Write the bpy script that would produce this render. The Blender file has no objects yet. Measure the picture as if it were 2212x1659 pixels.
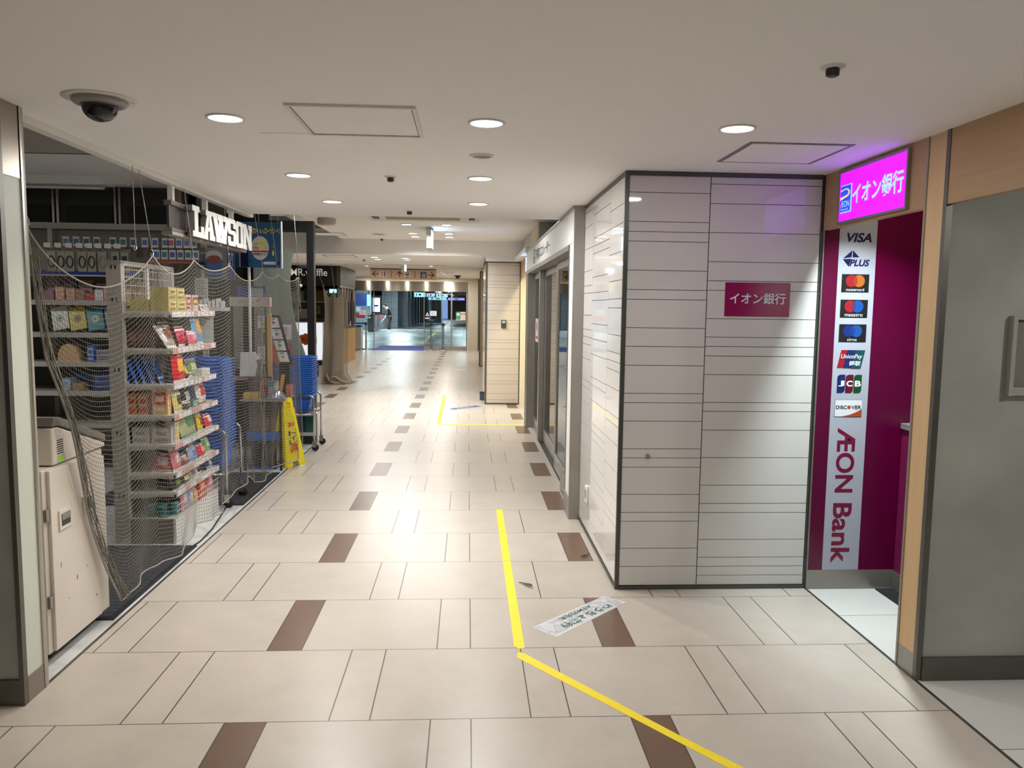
import bpy, math, random
from mathutils import Vector, Matrix
random.seed(7)
SC = bpy.context.scene
COL = SC.collection

# ------------------------------------------------------------------ camera
cam_d = bpy.data.cameras.new('camera'); cam = bpy.data.objects.new('camera', cam_d); COL.objects.link(cam)
YAW, PIT, ROL = 0.0577308, 0.0975471, -0.0131694
fw = Vector((math.sin(YAW)*math.cos(PIT), math.cos(YAW)*math.cos(PIT), -math.sin(PIT)))
rt = Vector((math.cos(YAW), -math.sin(YAW), 0)); dn = fw.cross(rt)
r2 = rt*math.cos(ROL)+dn*math.sin(ROL); d2 = dn*math.cos(ROL)-rt*math.sin(ROL)
cam.matrix_world = Matrix(((r2.x, -d2.x, -fw.x, 0.87683), (r2.y, -d2.y, -fw.y, -3.36955), (r2.z, -d2.z, -fw.z, 1.52608), (0, 0, 0, 1)))
cam_d.sensor_fit = 'HORIZONTAL'; cam_d.sensor_width = 36.0; cam_d.lens = 1681.273/2212*36.0
cam_d.clip_start = 0.02; cam_d.clip_end = 300
SC.camera = cam

# ------------------------------------------------------------------ world, exposure
W = bpy.data.worlds.new('world'); SC.world = W; W.use_nodes = True
W.node_tree.nodes['Background'].inputs[0].default_value = (0.75, 0.72, 0.68, 1)
W.node_tree.nodes['Background'].inputs[1].default_value = 0.05
SC.view_settings.view_transform = 'Standard'; SC.view_settings.look = 'None'
SC.view_settings.gamma = 1.0; SC.view_settings.use_curve_mapping = False
SC.view_settings.exposure = 0.0
SC.cycles.max_bounces = 8; SC.cycles.diffuse_bounces = 4; SC.cycles.transparent_max_bounces = 24
SC.cycles.sample_clamp_indirect = 4.0; SC.cycles.caustics_reflective = False; SC.cycles.caustics_refractive = False

# ------------------------------------------------------------------ materials
def lin(c):
    return tuple(((x/255)/12.92 if x/255 <= 0.04045 else ((x/255+0.055)/1.055)**2.4) for x in c)
MATS = {}
def mat(name, c, rough=0.5, metal=0.0, spec=0.5, emit=None, es=1.0, noise=0.0, nscale=8.0, trans=0.0, alpha=1.0):
    if name in MATS: return MATS[name]
    m = bpy.data.materials.new(name); m.use_nodes = True; MATS[name] = m
    nt = m.node_tree; b = nt.nodes['Principled BSDF']
    col = (*lin(c), 1)
    b.inputs['Base Color'].default_value = col
    b.inputs['Roughness'].default_value = rough; b.inputs['Metallic'].default_value = metal
    b.inputs['Specular IOR Level'].default_value = spec
    if trans: b.inputs['Transmission Weight'].default_value = trans
    if alpha < 1: b.inputs['Alpha'].default_value = alpha
    if emit:
        b.inputs['Emission Color'].default_value = (*emit, 1); b.inputs['Emission Strength'].default_value = es
    if noise:
        tc = nt.nodes.new('ShaderNodeNewGeometry')
        n = nt.nodes.new('ShaderNodeTexNoise'); n.inputs['Scale'].default_value = nscale; n.inputs['Detail'].default_value = 5
        nt.links.new(tc.outputs['Position'], n.inputs['Vector'])
        mr = nt.nodes.new('ShaderNodeMapRange'); mr.inputs[1].default_value = 0.3; mr.inputs[2].default_value = 0.7
        mr.inputs[3].default_value = 1-noise; mr.inputs[4].default_value = 1+noise
        nt.links.new(n.outputs[0], mr.inputs[0])
        mx = nt.nodes.new('ShaderNodeMix'); mx.data_type = 'RGBA'; mx.blend_type = 'MULTIPLY'; mx.inputs[0].default_value = 1
        mx.inputs[6].default_value = col; nt.links.new(mr.outputs[0], mx.inputs[7])
        nt.links.new(mx.outputs[2], b.inputs['Base Color'])
    return m

class NG:                                     # tiny math-node builder
    def __init__(s, m): s.nt = m.node_tree
    def n(s, t, **k):
        x = s.nt.nodes.new(t)
        for a, v in k.items(): setattr(x, a, v)
        return x
    def put(s, sock, v):
        if isinstance(v, (int, float)): sock.default_value = v
        elif isinstance(v, tuple): sock.default_value = v
        else: s.nt.links.new(v, sock)
    def m(s, op, a, b=None, c=None):
        x = s.n('ShaderNodeMath', operation=op); s.put(x.inputs[0], a)
        if b is not None: s.put(x.inputs[1], b)
        if c is not None: s.put(x.inputs[2], c)
        return x.outputs[0]
    def mix(s, f, a, b, bt='MIX'):
        x = s.n('ShaderNodeMix', data_type='RGBA', blend_type=bt); s.put(x.inputs[0], f)
        s.put(x.inputs[6], a); s.put(x.inputs[7], b); return x.outputs[2]

def floor_material():
    m = bpy.data.materials.new('floor_tiles'); m.use_nodes = True; MATS['floor_tiles'] = m
    g = NG(m); b = m.node_tree.nodes['Principled BSDF']
    pos = g.n('ShaderNodeNewGeometry').outputs['Position']; sep = g.n('ShaderNodeSeparateXYZ'); g.put(sep.inputs[0], pos)
    u = g.m('DIVIDE', sep.outputs[0], 0.15); v = g.m('DIVIDE', sep.outputs[1], 0.6)
    row = g.m('FLOOR', v); odd = g.m('FLOORED_MODULO', row, 2.0)
    us = g.m('SUBTRACT', u, g.m('MULTIPLY', odd, 2.5))
    t5 = g.m('FLOORED_MODULO', us, 5.0); t10 = g.m('FLOORED_MODULO', us, 10.0)
    fv = g.m('SUBTRACT', v, row)
    d0 = g.m('MINIMUM', g.m('ABSOLUTE', g.m('SUBTRACT', t5, 1.0)), g.m('MINIMUM', t5, g.m('SUBTRACT', 5.0, t5)))
    dx = g.m('LESS_THAN', d0, 0.017)
    dy = g.m('LESS_THAN', g.m('MINIMUM', fv, g.m('SUBTRACT', 1.0, fv)), 0.0036)
    seam = g.m('MAXIMUM', dx, dy)
    brown = g.m('MULTIPLY', g.m('LESS_THAN', t10, 1.0), g.m('SUBTRACT', 1.0, odd))
    # tile id -> small tint
    cid = g.m('ADD', g.m('FLOOR', g.m('DIVIDE', us, 5.0)), g.m('MULTIPLY', g.m('GREATER_THAN', t5, 1.0), 0.5))
    cmb = g.n('ShaderNodeCombineXYZ'); g.put(cmb.inputs[0], cid); g.put(cmb.inputs[1], row)
    wn = g.n('ShaderNodeTexWhiteNoise', noise_dimensions='2D'); g.put(wn.inputs['Vector'], cmb.outputs[0])
    n1 = g.n('ShaderNodeTexNoise'); n1.inputs['Scale'].default_value = 5.5; n1.inputs['Detail'].default_value = 9; n1.inputs['Roughness'].default_value = 0.62
    off = g.n('ShaderNodeVectorMath', operation='ADD'); g.put(off.inputs[0], pos); sc = g.n('ShaderNodeVectorMath', operation='SCALE'); g.put(sc.inputs[0], wn.outputs['Color']); sc.inputs[3].default_value = 30
    g.put(off.inputs[1], sc.outputs[0]); g.put(n1.inputs['Vector'], off.outputs[0])
    n2 = g.n('ShaderNodeTexNoise'); n2.inputs['Scale'].default_value = 40; n2.inputs['Detail'].default_value = 4; g.put(n2.inputs['Vector'], off.outputs[0])
    tone = g.m('ADD', g.m('MULTIPLY', wn.outputs['Value'], 0.06), g.m('ADD', g.m('MULTIPLY', n1.outputs[0], 0.30), g.m('MULTIPLY', n2.outputs[0], 0.08)))
    tone = g.m('ADD', tone, 0.775)
    cream = (*lin((188, 179, 167)), 1); br = (*lin((112, 88, 72)), 1); gr = (*lin((116, 117, 118)), 1)
    isgray = g.m('MULTIPLY', g.m('GREATER_THAN', v, 16.0), g.m('GREATER_THAN', u, -2.0))
    c = g.mix(brown, cream, g.mix(isgray, br, gr))
    tn = g.n('ShaderNodeCombineColor'); g.put(tn.inputs[0], tone); g.put(tn.inputs[1], tone); g.put(tn.inputs[2], g.m('MULTIPLY', tone, 0.995))
    c = g.mix(1.0, c, tn.outputs[0], 'MULTIPLY')
    c = g.mix(seam, c, (*lin((74, 66, 62)), 1))
    g.put(b.inputs['Base Color'], c)
    g.put(b.inputs['Roughness'], g.m('ADD', 0.24, g.m('MULTIPLY', n1.outputs[0], 0.14)))
    b.inputs['Specular IOR Level'].default_value = 0.45
    return m
FLOOR = floor_material()

def grid_material(name, c1, c2, sx, sy, ox=0.0, oy=0.0, gw=0.008, axes=(0, 1), rough=0.3, vary=0.05, dark=None, darkp=0.0, line=0.004, spec=0.5):
    """rectangular tiles: size sx, sy; grout colour c2"""
    m = bpy.data.materials.new(name); m.use_nodes = True; MATS[name] = m
    g = NG(m); b = m.node_tree.nodes['Principled BSDF']
    pos = g.n('ShaderNodeNewGeometry').outputs['Position']; sep = g.n('ShaderNodeSeparateXYZ'); g.put(sep.inputs[0], pos)
    u = g.m('DIVIDE', g.m('SUBTRACT', sep.outputs[axes[0]], ox), sx); v = g.m('DIVIDE', g.m('SUBTRACT', sep.outputs[axes[1]], oy), sy)
    fu = g.m('FRACT', u); fv = g.m('FRACT', v)
    sm = g.m('MAXIMUM', g.m('LESS_THAN', fu, line/sx), g.m('LESS_THAN', fv, line/sy))
    cmb = g.n('ShaderNodeCombineXYZ'); g.put(cmb.inputs[0], g.m('FLOOR', u)); g.put(cmb.inputs[1], g.m('FLOOR', v))
    wn = g.n('ShaderNodeTexWhiteNoise', noise_dimensions='2D'); g.put(wn.inputs['Vector'], cmb.outputs[0])
    n1 = g.n('ShaderNodeTexNoise'); n1.inputs['Scale'].default_value = 6; n1.inputs['Detail'].default_value = 6; g.put(n1.inputs['Vector'], pos)
    tone = g.m('ADD', g.m('ADD', g.m('MULTIPLY', wn.outputs['Value'], vary), g.m('MULTIPLY', n1.outputs[0], vary)), 1-vary)
    tn = g.n('ShaderNodeCombineColor'); [g.put(tn.inputs[i], tone) for i in range(3)]
    base = (*lin(c1), 1)
    if dark: base = g.mix(g.m('LESS_THAN', wn.outputs['Value'], darkp), base, (*lin(dark), 1))
    c = g.mix(1.0, base, tn.outputs[0], 'MULTIPLY'); c = g.mix(sm, c, (*lin(c2), 1))
    g.put(b.inputs['Base Color'], c); b.inputs['Roughness'].default_value = rough; b.inputs['Specular IOR Level'].default_value = spec
    return m

def marble_material(name, c, vein, scale=2.2, rough=0.22):
    m = bpy.data.materials.new(name); m.use_nodes = True; MATS[name] = m
    g = NG(m); b = m.node_tree.nodes['Principled BSDF']
    pos = g.n('ShaderNodeNewGeometry').outputs['Position']
    n = g.n('ShaderNodeTexNoise'); n.inputs['Scale'].default_value = scale; n.inputs['Detail'].default_value = 8; n.inputs['Distortion'].default_value = 1.6
    g.put(n.inputs['Vector'], pos)
    d = g.m('ABSOLUTE', g.m('SUBTRACT', n.outputs[0], 0.5)); f = g.m('LESS_THAN', d, 0.012)
    f2 = g.m('MULTIPLY', g.m('SUBTRACT', 1.0, g.m('MINIMUM', g.m('MULTIPLY', d, 14.0), 1.0)), 0.75)
    sep = g.n('ShaderNodeSeparateXYZ'); g.put(sep.inputs[0], pos)
    c0 = g.mix(f2, (*lin(c), 1), (*lin(vein), 1))
    g.put(b.inputs['Base Color'], c0); b.inputs['Roughness'].default_value = rough
    return m

def wood_material(name, c1, c2, axis='Z', rough=0.45, scale=40.0):
    m = bpy.data.materials.new(name); m.use_nodes = True; MATS[name] = m
    g = NG(m); b = m.node_tree.nodes['Principled BSDF']
    pos = g.n('ShaderNodeNewGeometry').outputs['Position']
    mp = g.n('ShaderNodeMapping'); g.put(mp.inputs[0], pos)
    mp.inputs['Scale'].default_value = {'Z': (1, 1, 0.06), 'Y': (1, 0.06, 1), 'X': (0.06, 1, 1)}[axis]
    n = g.n('ShaderNodeTexNoise'); n.inputs['Scale'].default_value = scale; n.inputs['Detail'].default_value = 6; g.put(n.inputs['Vector'], mp.outputs[0])
    g.put(b.inputs['Base Color'], g.mix(n.outputs[0], (*lin(c1), 1), (*lin(c2), 1)))
    b.inputs['Roughness'].default_value = rough
    return m

def glass_material(name, tint=(1, 1, 1), rough=0.02, refl=1.0):
    m = bpy.data.materials.new(name); m.use_nodes = True; MATS[name] = m
    g = NG(m); nt = m.node_tree; nt.nodes.remove(nt.nodes['Principled BSDF'])
    t = g.n('ShaderNodeBsdfTransparent'); t.inputs[0].default_value = (*tint, 1)
    s = g.n('ShaderNodeBsdfGlossy'); s.inputs['Roughness'].default_value = rough
    f = g.n('ShaderNodeFresnel'); f.inputs[0].default_value = 1.45
    mx = g.n('ShaderNodeMixShader'); g.put(mx.inputs[0], g.m('MULTIPLY', f.outputs[0], refl)); nt.links.new(t.outputs[0], mx.inputs[1]); nt.links.new(s.outputs[0], mx.inputs[2])
    nt.links.new(mx.outputs[0], nt.nodes['Material Output'].inputs[0])
    return m
GLASS = glass_material('clear_glass', (0.93, 0.97, 0.97))
PLASTIC = glass_material('clear_plastic', (0.72, 0.74, 0.74), 0.15, 1.5)
VINYL = glass_material('smoked_vinyl', (0.45, 0.5, 0.48), 0.1, 1.0)

ceil_m = mat('ceiling_paint', (250, 249, 248), 0.75, noise=0.012, nscale=1.5)
white_m = mat('white_paint', (226, 224, 218), 0.5)
cladding = mat('cladding_tile', (216, 213, 209), 0.04, spec=0.55, noise=0.015, nscale=2)
cladding_warm = mat('cladding_tile_warm', (206, 196, 182), 0.1, spec=0.5, noise=0.015, nscale=2)
joint = mat('dark_joint', (70, 68, 64), 0.6)
steel = mat('brushed_steel', (164, 160, 152), 0.42, 0.8, noise=0.06, nscale=5)
steel_d = mat('dark_steel', (112, 110, 104), 0.42, 0.85, noise=0.06, nscale=9)
steel_l = mat('bright_steel', (176, 174, 168), 0.3, 1.0)
chrome = mat('chrome', (205, 205, 205), 0.12, 1.0)
black = mat('black_plastic', (17, 17, 18), 0.45)
blackgloss = mat('black_gloss', (10, 10, 11), 0.12)
rubber = mat('black_rubber', (24, 24, 25), 0.7)
greyp = mat('grey_plastic', (130, 130, 128), 0.5)
wood_light = wood_material('maple_veneer', (222, 190, 148), (205, 168, 122), 'Z')
wood_fascia = wood_material('maple_fascia', (190, 158, 122), (170, 136, 98), 'Y')
wood_counter = wood_material('counter_oak', (196, 156, 98), (158, 118, 64), 'Z')
magenta = mat('magenta_panel', (86, 0, 46), 0.25, spec=0.4); magenta_plate = mat('magenta_plate', (140, 0, 78), 0.2, spec=0.5)
yellow_tape = mat('yellow_tape', (246, 220, 30), 0.5, noise=0.05, nscale=20)
navy = mat('navy_print', (16, 22, 72), 0.6, spec=0.2)
printwhite = mat('print_white', (226, 226, 232), 0.35)
concrete = mat('grey_wall_paint', (158, 159, 150), 0.65, noise=0.2, nscale=2.2)

# ------------------------------------------------------------------ mesh builder
Z3 = Vector((0, 0, 1))
class F:                                      # a local frame on a face: o origin, r right, u up, n outward
    def __init__(s, o, r, u): s.o = Vector(o); s.r = Vector(r).normalized(); s.u = Vector(u).normalized(); s.n = s.r.cross(s.u)
    def p(s, x, y, d=0.0): return s.o + s.r*x + s.u*y + s.n*d
def FS(y, x=0, z=0): return F((x, y, z), (1, 0, 0), (0, 0, 1))           # faces -Y
def FW(x, y=0, z=0): return F((x, y, z), (0, -1, 0), (0, 0, 1))          # faces -X  (local x = -Y)
def FE(x, y=0, z=0): return F((x, y, z), (0, 1, 0), (0, 0, 1))           # faces +X  (local x = +Y)
def FT(z, x=0, y=0): return F((x, y, z), (1, 0, 0), (0, 1, 0))           # faces up
def FD(z, x=0, y=0): return F((x, y, z), (1, 0, 0), (0, -1, 0))          # faces down (local y = -Y)

class MB:
    def __init__(s): s.v = []; s.f = []; s.mi = []; s.sm = []; s.mats = []
    def _m(s, m):
        if m not in s.mats: s.mats.append(m)
        return s.mats.index(m)
    def add(s, vs, fs, m, smooth=False):
        k = len(s.v); s.v += [tuple(v) for v in vs]; i = s._m(m)
        for f in fs: s.f.append([a+k for a in f]); s.mi.append(i); s.sm.append(smooth)
        return s
    def box(s, x0, x1, y0, y1, z0, z1, m, fr=None):
        P = [(x, y, z) for z in (z0, z1) for y in (y0, y1) for x in (x0, x1)]
        if fr: P = [fr.p(*q) for q in P]
        return s.add(P, [(0, 2, 3, 1), (4, 5, 7, 6), (0, 1, 5, 4), (2, 6, 7, 3), (0, 4, 6, 2), (1, 3, 7, 5)], m)
    def rect(s, fr, x0, x1, y0, y1, m, d0=0.0, d1=0.002):
        return s.box(x0, x1, y0, y1, d0, d1, m, fr)
    def prism(s, fr, pts, m, d0=0.0, d1=0.002, smooth=False):
        n = len(pts); P = [fr.p(x, y, d0) for x, y in pts] + [fr.p(x, y, d1) for x, y in pts]
        return s.add(P, [list(range(n))[::-1], list(range(n, 2*n))] + [(i, (i+1) % n, n+(i+1) % n, n+i) for i in range(n)], m, smooth)
    def disc(s, fr, cx, cy, r, m, d0=0.0, d1=0.002, n=32, ry=None):
        ry = ry or r
        return s.prism(fr, [(cx+r*math.cos(2*math.pi*i/n), cy+ry*math.sin(2*math.pi*i/n)) for i in range(n)], m, d0, d1)
    def cyl(s, p, q, r0, m, r1=None, n=14, cap=True):
        p = Vector(p); q = Vector(q); r1 = r0 if r1 is None else r1
        a = (q-p).normalized(); b = a.orthogonal().normalized(); c = a.cross(b)
        V = []
        for o, r in ((p, r0), (q, r1)):
            V += [o + b*(r*math.cos(2*math.pi*i/n)) + c*(r*math.sin(2*math.pi*i/n)) for i in range(n)]
        s.add(V, [(i, (i+1) % n, n+(i+1) % n, n+i) for i in range(n)], m, True)
        if cap: s.add(V, [list(range(n))[::-1], list(range(n, 2*n))], m)
        return s
    def tube(s, pts, r, m, n=6, closed=False):
        pts = [Vector(p) for p in pts]; N = len(pts); V = []; prev = None
        for i, p in enumerate(pts):
            a = pts[(i+1) % N] if (closed or i < N-1) else p; b = pts[i-1] if (closed or i > 0) else p
            t = (a-b).normalized() if (a-b).length > 1e-9 else Vector((0, 0, 1))
            if prev is None: x = t.orthogonal().normalized()
            else:
                x = prev - t*prev.dot(t); x = x.normalized() if x.length > 1e-6 else t.orthogonal().normalized()
            prev = x; y = t.cross(x)
            V += [p + x*(r*math.cos(2*math.pi*j/n)) + y*(r*math.sin(2*math.pi*j/n)) for j in range(n)]
        fs = []
        for i in range(N if closed else N-1):
            a = i*n; b = ((i+1) % N)*n
            fs += [(a+j, a+(j+1) % n, b+(j+1) % n, b+j) for j in range(n)]
        if not closed: fs += [list(range(n))[::-1], [(N-1)*n+j for j in range(n)]]
        return s.add(V, fs, m, True)
    def lathe(s, prof, c, m, n=32, ax='Z'):
        V = []; c = Vector(c)
        for r, h in prof:
            for i in range(n):
                a = 2*math.pi*i/n; x, y = r*math.cos(a), r*math.sin(a)
                V.append(c + (Vector((x, y, h)) if ax == 'Z' else Vector((h, x, y)) if ax == 'X' else Vector((x, h, y))))
        fs = []
        for k in range(len(prof)-1):
            fs += [(k*n+i, k*n+(i+1) % n, (k+1)*n+(i+1) % n, (k+1)*n+i) for i in range(n)]
        s.add(V, fs, m, True)
        if prof[0][0] > 1e-4: s.add(V[:n], [list(range(n))[::-1]], m)
        if prof[-1][0] > 1e-4: s.add(V[-n:], [list(range(n))], m)
        return s
    def build(s, name, parent=None, bevel=0.0, label=None):
        me = bpy.data.meshes.new(name); me.from_pydata(s.v, [], s.f); me.update()
        for m in s.mats: me.materials.append(m)
        me.polygons.foreach_set('material_index', s.mi); me.polygons.foreach_set('use_smooth', s.sm)
        o = bpy.data.objects.new(name, me); COL.objects.link(o)
        if bevel:
            b = o.modifiers.new('bevel', 'BEVEL'); b.width = bevel; b.segments = 2; b.limit_method = 'ANGLE'; b.angle_limit = 0.7
        if parent: hang(o, parent)
        if label: o['label'] = label
        return o

BASE = {}
def hang(o, parent):
    o.parent = parent
    if parent.name in BASE: o.matrix_parent_inverse = Matrix.Translation(-BASE[parent.name])
def thing(name, label, cat, loc, group=None):
    o = bpy.data.objects.new(name, None); COL.objects.link(o); o.location = loc; o.empty_display_size = 0.05
    o['label'] = label; o['category'] = cat
    if group: o['group'] = group
    BASE[o.name] = Vector(loc)
    return o
def tag(o, label, cat, group=None):
    o['label'] = label; o['category'] = cat
    if group: o['group'] = group
    return o
def struct(mb, name, parent=None, bevel=0):
    o = mb.build(name, parent, bevel); 
    if not parent: o['kind'] = 'structure'
    return o
def copy_thing(root, loc, label=None, group=None, rz=0.0, at=None):
    r = root.copy(); COL.objects.link(r); r.location = loc; r.rotation_euler = (0, 0, rz)
    if label: r['label'] = label
    if group: r['group'] = group
    for ch in root.children:
        c = ch.copy(); COL.objects.link(c); mp = ch.matrix_parent_inverse.copy(); c.parent = r; c.matrix_parent_inverse = mp
        for g in ch.children:
            d = g.copy(); COL.objects.link(d); d.parent = c
    return r

def text(body, fr, box, m, name, parent=None, bold=0.0, d=0.003, th=0.0012, shear=0.0, spacing=1.0):
    """lettering fitted into box (x0,x1,y0,y1) of frame fr"""
    cu = bpy.data.curves.new(name, 'FONT'); cu.body = body; cu.size = 1.0; cu.offset = bold; cu.shear = shear; cu.space_character = spacing
    cu.resolution_u = 6; cu.align_x = 'LEFT'
    o = bpy.data.objects.new(name, cu); COL.objects.link(o); bpy.context.view_layer.update()
    me = bpy.data.meshes.new_from_object(o.evaluated_get(bpy.context.evaluated_depsgraph_get()))
    bpy.data.objects.remove(o); bpy.data.curves.remove(cu)
    xs = [v.co.x for v in me.vertices]; ys = [v.co.y for v in me.vertices]
    x0, x1, y0, y1 = box; ax = (x1-x0)/max(1e-6, max(xs)-min(xs)); ay = (y1-y0)/max(1e-6, max(ys)-min(ys)); mx, my = min(xs), min(ys)
    vs = [fr.p(x0+(v.co.x-mx)*ax, y0+(v.co.y-my)*ay, d) for v in me.vertices]
    fs = [list(p.vertices) for p in me.polygons]; bpy.data.meshes.remove(me)
    mb = MB(); mb.add(vs, fs, m); return mb.build(name, parent)

# ------------------------------------------------------------------ lights
def downlight(x, y, z, label, power=14.0, r=0.062, col=(1.0, 0.985, 0.975), group='recessed ceiling downlights', es=9.0, spread=180):
    t = thing('ceiling_downlight', label, 'ceiling light', (x, y, z), group)
    MB().lathe([(r+0.012, 0.0), (r+0.012, -0.004), (r+0.002, -0.006), (r, -0.001)], (x, y, z), white_m).build('trim_ring', t)
    MB().disc(FD(z-0.0015, x, y), 0, 0, r, mat('lamp_glow', (255, 250, 240), emit=(1, 0.97, 0.92), es=es), 0, 0.001).build('diffuser', t)
    ld = bpy.data.lights.new('downlight_lamp', 'AREA'); ld.shape = 'DISK'; ld.size = 2*r*0.9; ld.energy = power; ld.color = col; ld.spread = math.radians(spread)
    lo = bpy.data.objects.new('downlight_lamp', ld); COL.objects.link(lo); lo.location = (x, y, z-0.009); hang(lo, t)
    return t
Z1, Z2, Zb, Z4 = 2.244, 2.55, 2.317, 2.52
downlight(-0.065, -0.214, Z1, 'round downlight lit beside the black dome camera', 6, spread=110, col=(1, 0.90, 0.77))
downlight(0.944, -0.245, Z1, 'round downlight lit to the right of the white ceiling hatch', 3)
downlight(1.935, -0.265, Z1, 'round downlight lit above the purple glow by the bank sign', 4)
downlight(-0.066, 1.101, Z1, 'round downlight lit just beyond the pale ceiling patch', 15)
downlight(0.942, 1.071, Z1, 'round downlight lit just beyond the round ceiling speaker', 14)
downlight(-0.066, 2.184, Z1, 'round downlight lit nearest the white lettered shop sign', 20)
downlight(0.944, 2.147, Z1, 'round downlight lit nearest the air conditioner cassette', 20)
for i, (x, y) in enumerate(((0.102, 6.587), (0.605, 6.577), (0.099, 7.79), (0.603, 7.755), (0.098, 8.29), (0.6, 8.263))):
    downlight(x, y, Z2, ['left lit downlight of the pair before the hanging exit sign', 'right lit downlight of the pair before the hanging exit sign',
        'nearer left lit downlight beside the hanging exit sign', 'nearer right lit downlight beside the hanging exit sign',
        'farther left lit downlight beside the hanging exit sign', 'farther right lit downlight beside the hanging exit sign'][i], 13, spread=150)
for i, (x, y) in enumerate(((-0.644, 9.53), (-0.157, 9.64), (-0.655, 10.08), (-0.154, 10.08))):
    downlight(x, y, Zb, ['nearer left', 'nearer right', 'farther left', 'farther right'][i]+' lit downlight under the dropped ceiling beam', 11)
for i, (x, y) in enumerate(((-1.65, 16.4), (-0.03, 16.0), (0.12, 19.3), (0.15, 20.6), (0.2, 22.2), (0.25, 23.2), (-1.9, 21), (-1.0, 19.6), (-1.0, 13.6), (0.3, 13.2))):
    downlight(x, y, Z4, ['lit downlight above the left end of the wayfinding sign', 'lit downlight above the right end of the wayfinding sign', 'first lit downlight in the row right of the wayfinding sign',
        'second lit downlight in the row right of the wayfinding sign', 'third lit downlight in the row right of the wayfinding sign', 'last lit downlight before the glass doors',
        'lit downlight behind the wayfinding sign at left', 'lit downlight behind the wayfinding sign at centre', 'lit downlight beyond the beam at left', 'lit downlight beyond the beam at right'][i], 17, 0.055, col=(1, 0.94, 0.84))
downlight(0.0, -3.7, Z1, 'added unseen downlight behind the viewer on the left', 14)  # unseen pair added to light the near floor and ceiling
downlight(1.95, -3.7, Z1, 'added unseen downlight behind the viewer on the right', 14)
downlight(2.87, 0.2, Z1, 'round downlight inside the cash machine alcove', 21, 0.05, (0.82, 0.96, 1.0), spread=112)
downlight(-0.55, 4.4, Z2, 'added downlight hidden above the ceiling step on the left', 11)  # pair added out of view to brighten the duct face and floor
downlight(1.0, 4.4, Z2, 'added downlight hidden above the ceiling step on the right', 11)
downlight(-2.4, 1.7, 2.60, 'added fill lamp in the shop ceiling hidden behind the bulkhead, right', 14)  # shop lights are off; this pair is added fill, kept out of view
downlight(-4.2, 1.7, 2.60, 'added fill lamp in the shop ceiling hidden behind the bulkhead, left', 14)
downlight(2.35, 4.4, 1.96, 'added small fill downlight in the escalator lobby ceiling', 9)  # added to brighten the lobby behind the glass doors
for i, x in enumerate((-2.65, -1.97, -1.28, -0.6, 0.1)):
    downlight(x, 23.72, Z4, '%s small downlight in the row along the far glass doors' % ('first', 'second', 'third', 'fourth', 'fifth')[i], 6, 0.04, group='downlights along the far glass doors')
downlight(3.6, -1.6, Z1, 'round downlight in the near right alcove', 15)
downlight(1.86, 7.8, 2.24, 'warm round downlight inside the far alcove', 22, 0.05, (1, 0.84, 0.5))
# ------------------------------------------------------------------ the setting
struct(MB().add([(-0.795, -5, 0), (2.755, -5, 0), (2.755, 24.4, 0), (-0.795, 24.4, 0)], [(0, 1, 2, 3)], FLOOR)
       .add([(-6, 5.4, 0), (-0.795, 5.4, 0), (-0.795, 24.4, 0), (-6, 24.4, 0)], [(0, 1, 2, 3)], FLOOR)
       .add([(-6, -5, 0), (-0.795, -5, 0), (-0.795, -0.45, 0), (-6, -0.45, 0)], [(0, 1, 2, 3)], FLOOR), 'floor')
struct(MB().add([(-6, -0.45, 0), (-0.795, -0.45, 0), (-0.795, 5.4, 0), (-6, 5.4, 0)], [(0, 1, 2, 3)], marble_material('shop_floor_marble', (214, 216, 214), (188, 190, 190), 1.3)), 'floor_left')
alc = grid_material('alcove_floor_tile', (206, 204, 198), (90, 86, 80), 9.0, 0.6, -3.0, 0.33, line=0.004)
struct(MB().add([(2.755, -5, 0), (6, -5, 0), (6, 0.75, 0), (2.755, 0.75, 0)], [(0, 1, 2, 3)], alc), 'floor_right')
struct(MB().box(-0.803, -0.789, -0.29, 5.4, -0.01, 0.0012, steel_d), 'trim_1')
struct(MB().box(2.748, 2.762, -5, 0.72, -0.01, 0.0012, steel_d), 'trim_2')
# ceilings
struct(MB().box(-0.835, 6, -5, 3.04, Z1, Z1+0.05, ceil_m).box(-6, -0.835, -5, -0.30, Z1, Z1+0.05, ceil_m), 'ceiling')
struct(MB().box(-0.905, -0.835, -0.29, 3.04, Z1-0.022, Z1+0.01, white_m).box(-0.875, -0.835, -0.29, 3.04, Z1-0.03, Z1-0.022, white_m), 'trim_3')
struct(MB().box(-0.835, 4, 3.0, 3.04, Z1+0.05, 2.7, ceil_m), 'trim_4')
struct(MB().box(-1.07, 4, 3.04, 8.87, Z2, Z2+0.05, ceil_m), 'ceiling_middle')
struct(MB().box(-1.12, -1.07, 3.04, 6.45, Z2-0.06, Z2+0.03, white_m), 'trim_5')
beam_m = mat('beam_paint', (196, 190, 184), 0.7)
struct(MB().box(-6, 1.72, 8.87, 11.76, Zb, 2.7, ceil_m), 'ceiling_beam')
struct(MB().box(-6, 4, 11.76, 24.4, Z4, Z4+0.05, ceil_m), 'ceiling_far')
struct(MB().box(-1.15, 0.33, 15.6, 15.66, Z4-0.006, Z4+0.001, steel_d), 'trim_6')
struct(MB().box(-0.5, 0.45, 19.2, 19.26, Z4-0.006, Z4+0.001, steel_d), 'trim_7')
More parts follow.
